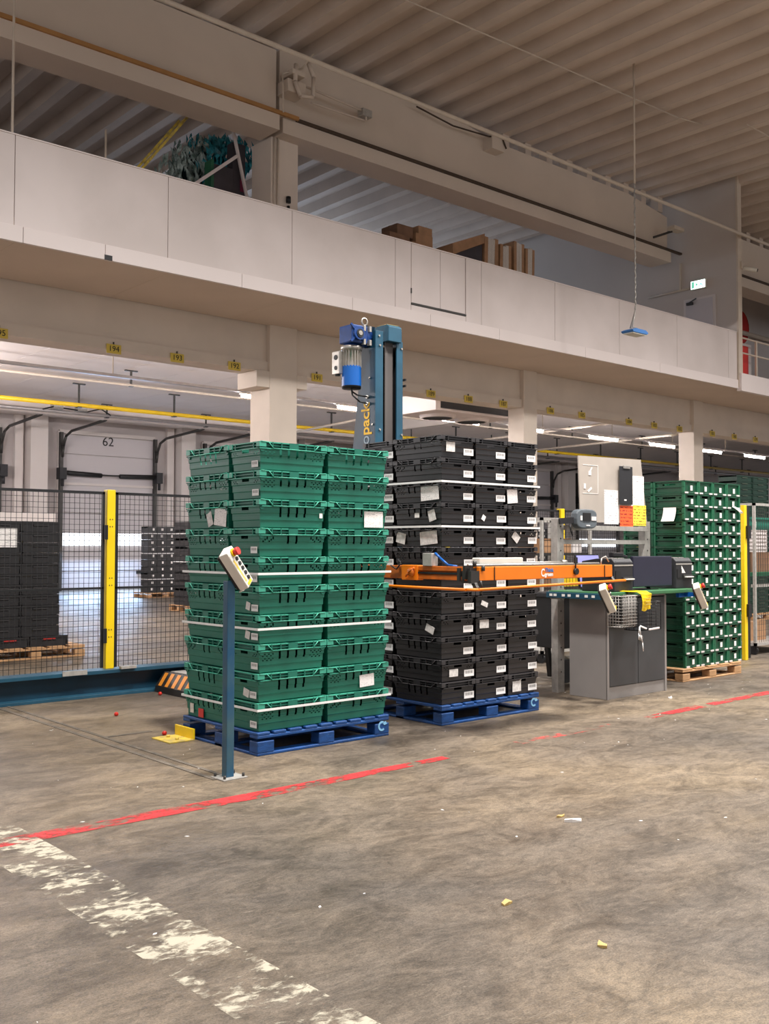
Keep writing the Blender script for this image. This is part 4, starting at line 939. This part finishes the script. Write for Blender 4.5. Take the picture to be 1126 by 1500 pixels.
# ================================================================ CONTROL BOXES
def pendant(parent, loc, name='control_box', f=1.0):
    l = Vector((.60, .0, -.80)).normalized(); nrm = Vector((.42, -.84, .32)); nrm -= l*nrm.dot(l); nrm.normalize(); w_ = nrm.cross(l)
    mt = Matrix(((l.x, w_.x, nrm.x, loc[0]), (l.y, w_.y, nrm.y, loc[1]), (l.z, w_.z, nrm.z, loc[2]), (0, 0, 0, 1))) @ Matrix.Scale(f, 4)
    b = MB(); b.box(-.13, .14, -.05, .055, -.03, .035, 0, mt)
    root = b.build(name, 'white_plastic', parent, bevel=.008)
    b = MB(); b.box(-.12, .125, -.047, .052, -.045, -.028, 0, mt); b.build('back_shell', 'black', root)
    def c(x, y, z0, z1, r, m, nm, n=12, r1=None):
        q = MB(); q.cyl(mt @ Vector((x, y, z0)), mt @ Vector((x, y, z1)), r*f, n, 0, None if r1 is None else r1*f); q.build(nm, m, root)
    c(-.097, .012, .034, .046, .026, 'yellow', 'button_collar'); c(-.097, .012, .046, .062, .016, 'red', 'button_stem'); c(-.097, .012, .058, .08, .025, 'red', 'emergency_stop')
    for i in range(5): c(-.050+.036*i, .016, .034, .043, .0135, 'black', 'push_button')
    b = MB(); b.box(.112, .13, -.03, .03, .034, .0375, 0, mt); b.build('yellow_sticker', 'yellow', root)
    b = MB(); b.box(-.06, .10, -.036, -.016, .034, .0358, 0, mt); b.build('print_strip', 'yellow_worn', root)
    b = MB(); b.tube([mt @ Vector((.13, .0, -.02)), mt @ Vector((.16, .0, -.03)), mt @ Vector((.15, -.03, -.05))], .006, 6); b.build('cable_gland', 'white_plastic', root)
    return root
t = thing('control_post', 'blue steel post with white push button box in front of crates', 'control post', (3.402, 5.345, 0))
W(t).box(3.375, 3.43, 5.318, 5.373, .008, 1.22).part('post', 'post_blue', .004)
bp = W(t).box(3.325, 3.50, 5.27, 5.42, 0, .009).part('base_plate', 'galvanised', .002)
for x, y in ((3.345, 5.29), (3.48, 5.29), (3.345, 5.40), (3.48, 5.40)): W(t).cyl((x, y, .009), (x, y, .03), .009, 6).part('anchor_bolt', 'steel_dark', parent=bp)
pendant(t, (.015, -.045, 1.30))

# ================================================================ WORKSTATION
t = thing('tool_cabinet', 'grey steel cabinet with two dark doors and scuffed base', 'cabinet', (7.8, 5.7, 0))
CX0, CX1, CY0, CY1, CT = 7.80, 8.78, 5.72, 6.16, .955
W(t).box(CX0, CX0+.02, CY0, CY1, 0, CT).part('side_panel', 'cabinet_grey', .003)
W(t).box(CX1-.02, CX1, CY0, CY1, 0, CT).part('side_panel', 'cabinet_grey', .003)
W(t).box(CX0+.02, CX1-.02, CY1-.02, CY1, 0, CT).part('back_panel', 'cabinet_grey')
W(t).box(CX0, CX1, CY0, CY1, CT, CT+.02).part('top_panel', 'cabinet_grey', .003)
W(t).box(CX0+.02, CX1-.02, CY0+.005, CY0+.03, 0, .115).part('plinth', 'cabinet_grey', .002)
W(t).box(CX0, CX0+.03, CY0-.006, CY0+.01, 0, CT).part('door_frame', 'cabinet_grey', .002); W(t).box(CX1-.03, CX1, CY0-.006, CY0+.01, 0, CT).part('door_frame', 'cabinet_grey', .002)
for x0, x1 in ((CX0+.035, 8.287), (8.293, CX1-.035)): d = W(t).box(x0, x1, CY0-.008, CY0+.012, .12, CT-.01).part('door', 'cabinet_dark', .004)
W(t).lathe([(.0, -.014), (.026, -.012), (.030, 0)], (8.325, CY0-.008, .555), 16, 0, 'y').part('lock_plate', 'galvanised', parent=d)
W(t).box(8.318, 8.332, CY0-.028, CY0-.02, .54, .57).part('lock_knob', 'aluminium', parent=d)
# desk board and blue rail
t = thing('desk_top', 'green topped desk board carrying the printers and monitor', 'desk top', (7.7, 5.6, .975))
W(t).prism([(7.66, 5.60), (9.12, 5.60), (9.20, 5.66), (9.20, 6.30), (7.66, 6.30)], .977, 1.012, 'z').part('board', 'mat_green', .006)
W(t).box(7.62, 7.66, 5.60, 6.30, .945, 1.0).part('side_rail', 'paint_steel_blue', .003)
b = W(t)
for y in (6.22, 6.17, 6.07, 6.0, 5.9, 5.8, 5.72): b.box(7.616, 7.621, y, y+.035, .962, .985)
b.part('rail_slots', 'text_white')
W(t).box(8.9, 9.2, 5.64, 5.68, .93, .975).part('bracket_arm', 'motor_blue', .003)
W(t).box(7.66, 7.79, 6.20, 6.28, .93, .975).part('support_profile', 'galvanised', .003)
def label_printer(x, y, label, red=False):
    t = thing('label_printer', label, 'printer', (x, y, 1.012))
    W(t).prism([(y-.16, 1.012), (y+.22, 1.012), (y+.22, 1.30), (y+.05, 1.325), (y-.13, 1.325), (y-.16, 1.29)], x, x+.30, 'x').part('printer_body', 'black_soft', .008)
    W(t).box(x+.002, x+.298, y-.163, y-.158, 1.255, 1.268).part('trim_line', 'galvanised')
    W(t).box(x+.12, x+.28, y-.18, y-.158, 1.115, 1.15).part('label_outlet', 'steel_dark', .002)
    W(t).box(x+.13, x+.27, y-.20, y-.17, 1.125, 1.135).part('label_strip', 'paper')
    W(t).box(x+.02, x+.10, y-.166, y-.158, 1.12, 1.21).part('control_panel', 'black')
    W(t).box(x+.03, x+.11, y-.11, y-.03, 1.325, 1.332).box(x+.15, x+.24, y-.10, y-.04, 1.325, 1.331).part('top_keys', 'galvanised')
    if red: W(t).prism([(x+.10, 1.17), (x+.17, 1.17), (x+.10, 1.245)], y-.164, y-.158, 'y').part('warning_sticker', 'paper')
label_printer(7.84, 5.82, 'black label printer beside the orange arm end')
label_printer(9.0, 5.90, 'black label printer right of the dark monitor', True)
t = thing('computer_monitor', 'dark monitor seen from behind between the two printers', 'monitor', (8.5, 5.75, 1.012))
W(t).box(8.26, 8.93, 5.74, 5.775, 1.045, 1.345).part('rear_shell', 'screen_back', .008)
W(t).box(8.27, 8.92, 5.775, 5.785, 1.055, 1.335).part('screen', 'black')
W(t).cyl((8.6, 5.80, 1.02), (8.6, 5.80, 1.16), .02, 10).part('stand_neck', 'black'); W(t).box(8.48, 8.72, 5.76, 5.95, 1.012, 1.022).part('stand_foot', 'black', .003)
t = thing('notebook_computer', 'open notebook with pale violet screen behind the orange arm', 'notebook', (8.0, 6.3, 1.012))
W(t).box(8.02, 8.40, 6.06, 6.2, 1.012, 1.03).part('keyboard_base', 'black', .003)
W(t).bar((8.21, 6.21, 1.03), (8.21, 6.27, 1.36), .38, .012, up=(0, 1, 0)).part('lid', 'black')
W(t).bar((8.21, 6.195, 1.04), (8.21, 6.253, 1.35), .355, .006, up=(0, 1, 0)).part('screen', 'laptop_screen')
t = thing('barcode_scanner', 'black hand scanner lying on desk before notebook screen', 'scanner', (8.15, 5.98, 1.012))
W(t).bar((8.16, 5.93, 1.36), (8.33, 5.93, 1.355), .06, .05).part('scan_head', 'black', .01)
W(t).bar((8.32, 5.93, 1.355), (8.42, 5.93, 1.335), .03, .03).part('nose', 'black_soft', .005)
W(t).tube([(8.22, 5.93, 1.34), (8.22, 5.93, 1.03)], .014, 8).part('grip_stand', 'black'); W(t).cyl((8.22, 5.93, 1.012), (8.22, 5.93, 1.03), .05, 12).part('foot', 'black')
# stand with notice board
t = thing('metal_stand', 'galvanised angle iron stand behind the desk holding notice board', 'stand', (7.9, 6.42, 0))
for x in (7.93, 9.42):
    W(t).box(x, x+.10, 6.40, 6.41, 0, 1.715).box(x, x+.01, 6.41, 6.48, 0, 1.715).part('upright', 'galvanised')
W(t).box(8.03, 9.42, 6.36, 6.43, 1.605, 1.653).part('top_bar', 'galvanised', .002)
W(t).box(8.03, 9.42, 6.40, 6.42, 1.465, 1.51).part('cross_bar', 'galvanised', .002)
b = W(t)
for z in [.2+.12*i for i in range(13)]: b.cyl((7.98, 6.401, z), (7.98, 6.397, z), .008, 6).cyl((9.47, 6.401, z), (9.47, 6.397, z), .008, 6)
o = b.part('hole_row', 'ink'); o['kind'] = 'stuff'; t.location += Vector((-.10, -.073, 0))
t = thing('notice_board', 'grey backing board with papers and clipboard above the desk', 'notice board', (8.9, 6.38, 1.70))
BZ, BZ1 = 1.69, 2.36
b = W(t); n0 = [(8.235, BZ1), (9.32, BZ1+.02), (9.43, BZ), (8.27, BZ-.0)]
b.prism(n0, 6.375, 6.387, 'y'); b.part('board_sheet', 'board_grey')
W(t).sheet(8.66, 8.905, 6.374, 1.675, 2.03, .002).part('paper_sheet', 'printed_sheet')
W(t).sheet(9.13, 9.37, 6.374, 1.86, 2.20, .002).part('paper_sheet', 'printed_sheet')
W(t).sheet(8.93, 9.165, 6.372, 1.655, 1.875, .002).part('orange_notice', 'printed_orange')
W(t).sheet(9.165, 9.405, 6.372, 1.665, 1.885, .002).part('yellow_notice', 'printed_yellow')
cb = W(t).box(8.90, 9.135, 6.352, 6.358, 1.885, 2.29).part('clipboard', 'black_soft', .004)
W(t).box(8.96, 9.08, 6.342, 6.353, 2.265, 2.30).part('clip', 'aluminium', .003, parent=cb)
W(t).box(8.98, 9.02, 6.350, 6.353, 1.925, 1.94).part('clip_label', 'paper', parent=cb)
W(t).box(8.30, 8.56, 6.372, 6.375, 1.98, 1.985).box(8.555, 8.56, 6.372, 6.375, 1.98, 2.27).box(8.31, 8.56, 6.372, 6.375, 2.27, 2.275).part('tape_outline', 'paper')
b = W(t); b.bar((8.42, 6.374, 2.20), (8.46, 6.374, 2.25), .004, .012).box(8.40, 8.44, 6.370, 6.375, 2.17, 2.21).box(8.32, 8.35, 6.370, 6.375, 2.03, 2.08).bar((8.39, 6.373, 2.0), (8.45, 6.373, 2.04), .004, .02).part('tape_scraps', 'paper')
W(t).box(8.98, 9.40, 6.388, 6.394, 1.665, 1.71).part('edge_tape', 'paper_torn'); t.location += Vector((-.10, -.073, 0))
# weighing terminal
t = thing('weighing_terminal', 'rounded grey display terminal mounted left of notice board', 'terminal', (8.2, 6.3, 1.63))
b = W(t); pts = []
for i in range(20):
    a = 2*math.pi*i/20; ce = lambda v: math.copysign(abs(v)**.55, v); pts.append((8.20+.165*ce(math.cos(a)), 1.715+.098*ce(math.sin(a))))
b.prism(pts, 6.24, 6.32, 'y'); b.part('casing', 'device_grey', .012)
W(t).box(8.13, 8.25, 6.232, 6.241, 1.695, 1.775).part('display', 'black'); W(t).box(8.265, 8.34, 6.233, 6.241, 1.70, 1.74).part('keypad', 'tray_white'); W(t).box(8.18, 8.24, 6.234, 6.241, 1.645, 1.655).part('maker_label', 'paper'); W(t).box(8.09, 8.115, 6.234, 6.241, 1.70, 1.745).part('type_label', 'paper')
W(t).bar((8.06, 6.30, 1.70), (7.94, 6.38, 1.69), .06, .06).part('mount_arm', 'black_soft'); W(t).tube([(8.0, 6.3, 1.66), (7.99, 6.28, 1.60), (8.04, 6.3, 1.55)], .008, 6).part('cable', 'black'); t.location += Vector((-.10, -.073, 0))
# baskets, cloth, control boxes on the desk front
def basket(x0, x1, z0, z1, label, y0, y1, m, dense):
    t = thing('wire_basket', label, 'basket', ((x0+x1)/2, y1, z0))
    b = W(t); r = .0028
    nx, nz, ny = dense
    for i in range(nx+1):
        x = x0+(x1-x0)*i/nx; b.cyl((x, y0, z0), (x, y0, z1), r, 4); b.cyl((x, y0, z0), (x, y1, z0), r, 4)
    for i in range(nz+1):
        z = z0+(z1-z0)*i/nz; b.cyl((x0, y0, z), (x1, y0, z), r, 4); b.cyl((x0, y0, z), (x0, y1, z), r, 4); b.cyl((x1, y0, z), (x1, y1, z), r, 4)
    for i in range(ny+1):
        y = y0+(y1-y0)*i/ny; b.cyl((x0, y, z0), (x0, y, z1), r, 4); b.cyl((x1, y, z0), (x1, y, z1), r, 4); b.cyl((x0, y, z0), (x1, y, z0), r, 4)
    o = b.part('basket_wires', m)
    W(t).cyl((x0, y0, z1), (x1, y0, z1), .005, 6).cyl((x0, y0, z1), (x0, y1, z1), .005, 6).cyl((x1, y0, z1), (x1, y1, z1), .005, 6).part('rim_wire', m)
    W(t).tube([(x0+.05, y1, z1-.02), (x0+.05, y1, 1.018), (x0+.05, y1+.05, 1.018)], .004, 5).part('hook', m)
    return t
basket(7.64, 7.885, .70, .985, 'grey wire basket hanging at cabinet front left', 5.44, 5.595, 'galvanised', (10, 10, 5))
t = basket(7.905, 8.265, .66, .92, 'black wire basket hanging at cabinet front right', 5.44, 5.595, 'black', (2, 8, 3))
W(t).box(7.915, 8.255, 5.45, 5.59, .66, .664).part('tray', 'black')
W(t).box(7.915, 8.255, 5.58, 5.59, .664, .90).part('back_plate', 'black_soft')
t = thing('cleaning_cloth', 'yellow cloth draped over the desk edge and basket', 'cloth', (8.2, 5.58, .86))
b = W(t); n = 8
for i in range(n):
    f0, f1 = i/n, (i+1)/n
    def P_(f, s):
        if f < .3: return (7.92+.16*s+.01*math.sin(9*f), 5.72-.29*f/.3, 1.018+.004*math.sin(s*7))
        g = (f-.3)/.7; return (7.92+.16*s+.015*g, 5.425-.016*math.sin(g*3+s*2), 1.012-.165*g-.01*math.sin(5*s)*g)
    for j in range(4): b.quad(P_(f0, j/4), P_(f0, (j+1)/4), P_(f1, (j+1)/4), P_(f1, j/4))
o = b.part('cloth', 'yellow'); o.modifiers.new('s', 'SOLIDIFY').thickness = .003
b = W(t)
for (x, z, w_) in ((7.955, .955, .10), (7.965, .925, .08), (7.97, .90, .09)): b.box(x, x+w_, 5.40, 5.404, z, z+.007)
b.part('print', 'yellow_worn')
t = thing('strap_offcut', 'loose end of white strap hanging from the wire basket', 'strap', (7.885, 5.43, .5))
W(t).tube([(7.905, 5.43, .70), (7.915, 5.425, .62), (7.945, 5.425, .55), (7.955, 5.425, .47)], .0045, 5).tube([(7.905, 5.43, .70), (7.885, 5.425, .64), (7.885, 5.425, .58)], .004, 5).part('strap_end', 'white_strap')
W(t).bar((7.915, 5.43, .705), (8.015, 5.43, .675), .012, .016).part('tied_strap', 'white_strap', .003); W(t).bar((8.055, 5.43, .665), (8.225, 5.43, .672), .012, .018).part('tied_strap', 'tray_white', .004)
t = thing('control_station', 'white push button box before the wire basket', 'control box', (7.40, 5.42, .98))
pendant(t, (.0, -.0, .0), f=.98)
W(t).bar((7.42, 5.425, .98), (7.64, 5.62, .965), .03, .03).part('mount_arm', 'post_blue')
t = thing('control_station', 'white push button box at the right desk end', 'control box', (9.02, 5.48, .95))
pendant(t, (.0, -.0, .0), f=.98)
W(t).bar((9.02, 5.53, .96), (9.02, 5.66, .955), .04, .04).part('mount_arm', 'motor_blue')
# waste trolley
t = thing('waste_trolley', 'black wheeled waste trolley between fence and grey cabinet', 'trolley', (8.5, 6.85, 0))
W(t).prism([(8.38, .36), (8.86, .36), (8.92, .92), (8.34, .92)], 6.72, 7.15, 'y').part('bin_body', 'black', .01)
W(t).box(8.32, 8.94, 6.69, 7.18, .90, .945).part('bin_rim', 'black_soft', .006)
for y in (6.75, 7.1): W(t).bar((8.60, y, .38), (8.66, y, .02), .05, .05).part('frame_leg', 'black')
for x in (8.47, 8.86): W(t).cyl((x, 6.72, .125), (x, 6.77, .125), .125, 24).part('wheel', 'black')
W(t).cyl((8.47, 6.78, .125), (8.86, 6.78, .125), .015, 8).part('axle', 'steel_dark')
# yellow floor stop
t = thing('floor_bracket', 'worn yellow steel angle stop on floor beside blue pallet', 'floor stop', (3.8, 6.65, 0))
W(t).box(3.66, 3.87, 6.53, 6.80, 0, .010).part('base_plate', 'yellow_worn', .002)
W(t).box(3.855, 3.87, 6.53, 6.80, .010, .085).part('upright_plate', 'yellow', .002)
for y in (6.60, 6.73): W(t).cyl((3.76, y, .010), (3.76, y, .026), .014, 8).part('bolt', 'yellow_worn')

# ================================================================ RIGHT EDGE AND BEHIND THE DESK
t = thing('fence_post', 'yellow and black fence post beside the dark green crates', 'fence post', (11.9, 6.6, 0))
W(t).box(11.88, 11.95, 6.58, 6.63, 0, 1.975).part('post', 'yellow', .004)
W(t).box(11.955, 12.03, 6.59, 6.63, .02, 1.96).part('frame', 'black')
for z in (.55, 1.55): W(t).box(11.92, 12.0, 6.55, 6.585, z, z+.16).part('latch', 'black')
def cage(x, y, wx, wy, h, label, mesh_m='black'):
    t = thing('roll_cage', label, 'roll cage', (x, y, 0))
    for xx in (x, x+wx-.035):
        for yy in (y, y+wy-.035): W(t).box(xx, xx+.035, yy, yy+.035, .12, h).part('upright', 'galvanised')
    W(t).box(x, x+wx, y, y+.035, h-.035, h).box(x, x+wx, y+wy-.035, y+wy, h-.035, h).box(x, x+.035, y, y+wy, h-.035, h).part('top_frame', 'galvanised')
    W(t).box(x, x+wx, y, y+wy, .12, .16).part('base_deck', 'galvanised')
    b = W(t); n = int(wx/.06)
    for i in range(1, n): b.box(x+wx*i/n-.002, x+wx*i/n+.002, y+.015, y+.019, .16, h-.03)
    for i in range(1, int(h/.08)): b.box(x, x+wx, y+.019, y+.023, .16+.08*i-.002, .16+.08*i+.002) if .16+.08*i < h-.05 else None
    o = b.part('wire_mesh', 'steel_dark'); o['kind'] = 'stuff'
    for xx in (x+.06, x+wx-.06):
        for yy in (y+.06, y+wy-.06): W(t).cyl((xx-.015, yy, .06), (xx+.015, yy, .06), .06, 12).box(xx-.02, xx+.02, yy-.03, yy+.03, .06, .12).part('castor', 'black')
    return t
t = cage(12.55, 6.80, 1.2, .8, 2.03, 'grey wire roll cage at the right edge holding trays')
W(t).box(12.55, 13.75, 6.84, 7.6, 1.05, 1.10).part('shelf', 'dark_green_paint'); W(t).box(12.55, 13.75, 6.83, 6.86, .90, .94).part('cross_rail', 'galvanised')
tm = far_crate(.52, .36, .05, ['tray_white', 'tray_white'], False)
b_ = tag(MB().box(12.72, 13.25, 6.95, 7.35, 1.10, 1.37).build('support_box', 'carton_dark', loc=(13, 7.1, 1.10)), 'brown box on the shelf inside the right roll cage', 'box')
for i in range(6):
    o = inst('white_tray', tm, None, (12.90, 7.12, 1.372+.0505*i)); tag(o, 'white tray in the right roll cage, %s from the bottom of its pile' % ['first', 'second', 'third', 'fourth', 'fifth', 'sixth'][i], 'tray', 'white trays in the roll cage')
o = tag(MB().box(12.78, 13.30, 6.98, 7.32, 1.676, 1.85).box(12.76, 13.32, 6.96, 7.34, 1.82, 1.85).build('green_crate', 'crate_green', loc=(13, 7.1, 1.676)), 'teal crate on top of the white trays in roll cage', 'crate')
MB().sheet(12.84-13, 12.92-13, 6.978-7.1, .03, .13, .002).build('paper_label', 'paper', o)
o = tag(MB().box(12.66, 13.2, 7.0, 7.5, .16, .42).build('carton', 'carton', loc=(12.9, 7.2, .16)), 'small brown carton low in the right roll cage', 'carton')
t = cage(9.6, 8.0, 1.0, .7, 1.80, 'wire roll cage with cartons behind the notice board stand')
for z in (.9, 1.33): W(t).box(9.6, 10.6, 8.04, 8.68, z, z+.03).part('shelf', 'steel_dark')
for i, (x, w_, z, hh, m, l, c) in enumerate([(9.72, .26, 1.36, .16, 'carton', 'brown carton on the roll cage top shelf, left one', 'carton'), (10.02, .30, 1.36, .18, 'carton', 'brown carton on the roll cage top shelf, right one', 'carton'), (10.34, .2, 1.36, .14, 'tray_white', 'pale box at the right end of roll cage top shelf', 'box'), (9.72, .30, .93, .17, 'carton_dark', 'dark brown carton on the roll cage middle shelf', 'carton')]):
    tag(MB().box(x, x+w_, 8.12, 8.5, z, z+hh).box(x, x+w_/2-.002, 8.115, 8.505, z+hh, z+hh+.004).box(x+w_/2+.002, x+w_, 8.115, 8.505, z+hh, z+hh+.004).build('carton', m, loc=(x, 8.3, z)), l, c)
yc = box_crate(.46, .38, .22, ['yellow', 'yellow']); o = inst('yellow_crate', yc, None, (10.3, 8.32, .93)); tag(o, 'yellow crate in the roll cage behind the desk', 'crate')

# ================================================================ ON THE MEZZANINE
def carton(x, y, z, wx, wy, h, label, m='carton', rz=0):
    b = MB().box(-wx/2, wx/2, -wy/2, wy/2, 0, h); o = b.build('carton', m, bevel=.006); o.location = (x, y, z); o.rotation_euler = (0, 0, rz)
    MB().box(-wx/2-.001, wx/2+.001, -.03, .03, h*.7, h+.0015).build('tape', 'carton_dark', o); tag(o, label, 'carton', 'brown cartons on the mezzanine'); return o
t = thing('storage_rack', 'low dark rack on the mezzanine carrying brown cartons', 'rack', (12.8, 13.9, 5.7))
W(t).box(12.0, 13.45, 13.6, 14.5, 6.88, 6.95).part('deck', 'steel_dark')
for x in (12.02, 13.37):
    for y in (13.62, 14.42): W(t).box(x, x+.06, y, y+.06, 5.7, 6.88).part('leg', 'steel_dark')
cx = [(12.35, 13.9, 6.95, .5, .5, .30, 'brown carton at left end of the mezzanine pile'), (12.78, 13.85, 6.95, .34, .5, .20, 'low brown carton in middle of the mezzanine pile'), (13.15, 13.9, 6.95, .40, .5, .20, 'brown carton at right bottom of the mezzanine pile'), (12.55, 13.95, 7.25, .40, .45, .22, 'brown carton on top left of mezzanine pile'), (13.0, 13.9, 7.15, .44, .45, .22, 'large brown carton in upper part of mezzanine pile'), (13.05, 13.9, 7.37, .36, .4, .16, 'small brown carton topping the mezzanine pile')]
for i, a in enumerate(cx): carton(*a, m=['carton_dark', 'carton', 'carton', 'carton_dark', 'carton', 'carton'][i])
t = thing('pallet_rack', 'dark pallet base on the mezzanine under flat cardboard bundles', 'rack', (14.9, 14.0, 5.7))
W(t).box(13.75, 16.2, 13.6, 14.6, 5.7, 6.55).part('base', 'carton_dark')
def bundle(x0, x1, y0, y1, z0, z1, label, lean=0, n=4):
    t = thing('cardboard_bundle', label, 'cardboard', (x0, y0, z0), group='flat cardboard bundles')
    for i in range(n):
        a = x0+(x1-x0)*i/n; c = x0+(x1-x0)*(i+1)/n-.003
        dz = random.uniform(-.03, .02)
        b = W(t).prism([(y0+random.uniform(0, .03), z0), (y1, z0), (y1+lean*.2, z1+dz), (y0+lean, z1+dz)], a, c, 'x'); b.part('flat_sheet', 'carton' if i in (0, 3) else 'carton_flat')
    return t
bundle(14.62, 15.02, 13.62, 14.5, 6.55, 7.66, 'white and brown flat cardboard bundle next to leaning sheet', 0)
bundle(15.08, 15.42, 13.62, 14.5, 6.55, 7.60, 'second upright bundle of flat cardboard on the mezzanine', 0)
bundle(15.5, 15.82, 13.62, 14.5, 6.55, 7.74, 'third upright bundle of flat cardboard with paper label', 0)
bundle(15.86, 16.15, 13.62, 14.5, 6.55, 7.70, 'rightmost upright bundle of flat cardboard on mezzanine', 0)
t = thing('leaning_cardboard', 'large brown cardboard sheet lying slanted on dark boxes', 'cardboard', (14.1, 13.8, 6.55))
W(t).prism([(13.72, 7.12), (14.60, 7.52), (14.62, 7.72), (13.70, 7.34)], 13.62, 14.4, 'y').part('sheet', 'carton')
W(t).prism([(13.78, 6.55), (14.58, 6.55), (14.58, 7.50), (13.78, 7.14)], 13.66, 14.4, 'y').part('boxes_below', 'dark_panel')
# plastic film heap in a frame beside the column
t = thing('plastic_film_heap', 'heap of shiny teal plastic film on the dark mezzanine', 'plastic film', (8.5, 14.5, 5.7))
b = W(t)
for i in range(1000):
    f = random.random(); ang = random.uniform(0, 2*math.pi); 
    cxx, czz = 7.75+1.5*f, 7.0+1.45*f; rr = .22+.42*math.sin(math.pi*min(1, f+.1))
    px, py, pz = cxx+random.uniform(-.3, .3), 14.42+rr*math.sin(ang)*.5, czz+rr*math.cos(ang)-.15
    L1 = random.uniform(.12, .30); w1 = random.uniform(.02, .06); d = Vector((random.uniform(-.5, .5), random.uniform(-.4, .2), -1)).normalized(); s = d.cross(Vector((random.uniform(-1, 1), random.uniform(-1, 0), .3))).normalized()*w1
    p = Vector((px, py, pz)); mid = p+d*L1*.5+Vector((0, -.03, 0)); e = p+d*L1
    k = 0 if f > .55+random.uniform(-.15, .15) else 1
    b.quad(tuple(p), tuple(mid+s), tuple(e), tuple(mid-s), k)
o = b.part('film_strips', ['foil_teal', 'foil_grey']); o['kind'] = 'stuff'
b = W(t); b.prism([(7.5, 5.7), (9.1, 5.7), (9.15, 8.1), (8.6, 8.2), (7.75, 6.95)], 14.55, 14.9, 'y'); b.part('heap_core', 'foil_dark')
t = thing('yellow_ladder', 'yellow ladder lying slanted on the mezzanine left of film', 'ladder', (7.4, 14.2, 5.7))
for dy in (0, .35): W(t).bar((6.9, 13.6+dy, 6.9), (7.95, 13.7+dy, 8.25), .02, .035).part('rail', 'yellow_worn')
for f in (.15, .35, .55, .75, .93): W(t).bar((6.9+1.05*f, 13.6+.1*f, 6.9+1.35*f), (6.9+1.05*f+.05, 13.95+.1*f, 6.9+1.35*f), .03, .03).part('rung', 'yellow_worn')
W(t).box(6.8, 7.0, 13.55, 14.0, 5.7, 6.9).part('foot_crate', 'carton_dark')
t = thing('balustrade_frame', 'white metal frame with diagonal pole beside the mezzanine column', 'metal frame', (8.0, 13.6, 5.7))
W(t).bar((7.55, 13.6, 6.75), (8.75, 13.6, 7.75), .04, .05).bar((8.62, 13.6, 8.35), (9.0, 13.6, 6.9), .04, .04).part('pole', 'white_paint')
W(t).bar((7.75, 13.6, 6.95), (7.95, 13.6, 6.6), .03, .03).bar((8.05, 13.6, 7.18), (7.85, 13.6, 6.6), .03, .03).part('brace', 'white_paint')
W(t).box(7.9, 7.94, 13.58, 13.62, 5.7, 7.05).box(8.98, 9.02, 13.6, 13.64, 5.7, 6.95).part('leg', 'white_paint')
t = thing('dark_cabinet', 'dark metal cabinet with green edge left of mezzanine column', 'cabinet', (8.7, 13.8, 5.7))
W(t).box(8.35, 8.72, 13.66, 13.85, 5.7, 7.55).part('cabinet_body', 'dark_panel', .01)
W(t).box(8.30, 8.35, 13.65, 13.85, 5.7, 7.6).part('green_edge', 'dark_green_paint'); W(t).box(8.72, 8.96, 13.68, 13.85, 5.7, 8.0).part('side_panel', 'dark_panel'); W(t).box(8.86, 8.94, 13.67, 13.68, 7.22, 7.42).part('sticker', 'magenta')
for x, z0, l in ((4.34, 9.52, 'tall thin white pole rising left of the mezzanine panels'), (5.72, 6.83, 'short thin white pole behind the parapet at left')):
    tag(MB().cyl((x, 11.55 if z0 > 9 else 12.0, 5.2), (x, 11.55 if z0 > 9 else 12.0, z0), .016 if z0 > 9 else .014, 8).build('thin_pole', 'conduit', loc=(x, 11.8, 5.2)), l, 'pole')

# ================================================================ LITTER ON THE FLOOR
def scrap(x, y, s, m, label, asp=.4, rz=0):
    b = MB(); n = 7; pts = []
    for i in range(n):
        a = 2*math.pi*i/n; r = s*random.uniform(.7, 1.1); pts.append((r*math.cos(a), r*math.sin(a)*asp))
    b.prism(pts, 0, .004, 'z'); o = b.build('litter_scrap', m, None); o.location = (x, y, .0005); o.rotation_euler = (0, 0, rz)
    for v in o.data.vertices:
        if v.co.z > .002: v.co.z += random.uniform(0, s*.25)
    return tag(o, label, 'litter', 'litter on the concrete floor')
LIT = [(4.23, 3.32, .055, 'paper', 'larger white paper scrap on the floor in foreground middle', .35, -.6), (4.25, 3.42, .03, 'scrap_tan', 'small tan scrap just behind the white foreground scrap', .4, 0),
       (4.93, 2.24, .05, 'scrap_violet', 'pale violet plastic scrap on floor at right', .6, .4), (3.06, 2.74, .035, 'scrap_tan', 'tan leaf scrap on the lower foreground floor', .6, .2), (3.0, 2.23, .03, 'scrap_tan', 'small tan scrap near the lower photo edge', .6, 1),
       (8.35, 5.4, .05, 'paper', 'white scrap on floor in front of the cabinet base', .4, .3)]
for a in LIT: scrap(*a)
b = MB(); rs = random.Random(3)
for i in range(150):
    x = rs.uniform(.6, 11); y = rs.uniform(1.4, 8.6)
    if 3.8 < x < 5.2 and y > 5.6: continue
    s_ = rs.choice((.004, .005, .007, .012)); a = rs.uniform(0, 3.1); ca, sa = math.cos(a)*s_, math.sin(a)*s_
    b.prism([(x+ca, y+sa), (x-sa*.5, y+ca*.5), (x-ca, y-sa), (x+sa*.5, y-ca*.5)], .0002, .003, 'z')
o = b.build('floor_crumbs', 'paper'); tag(o, 'tiny white crumbs and paper bits scattered over concrete', 'crumbs'); o['kind'] = 'stuff'
for (x, y, l) in ((3.92, 7.9, 'small red tomato on the floor near the blue beam'), (4.78, 8.72, 'small red tomato beside the hazard striped ramp'), (3.80, 6.86, 'small red tomato beside the yellow floor stop')):
    o = MB().lathe([(0, 0), (.012, .002), (.019, .012), (.018, .024), (.010, .033), (0, .035)], (0, 0, 0), 12).build('tomato', 'tomato'); o.location = (x, y, 0); tag(o, l, 'tomato', 'tomatoes on the floor')
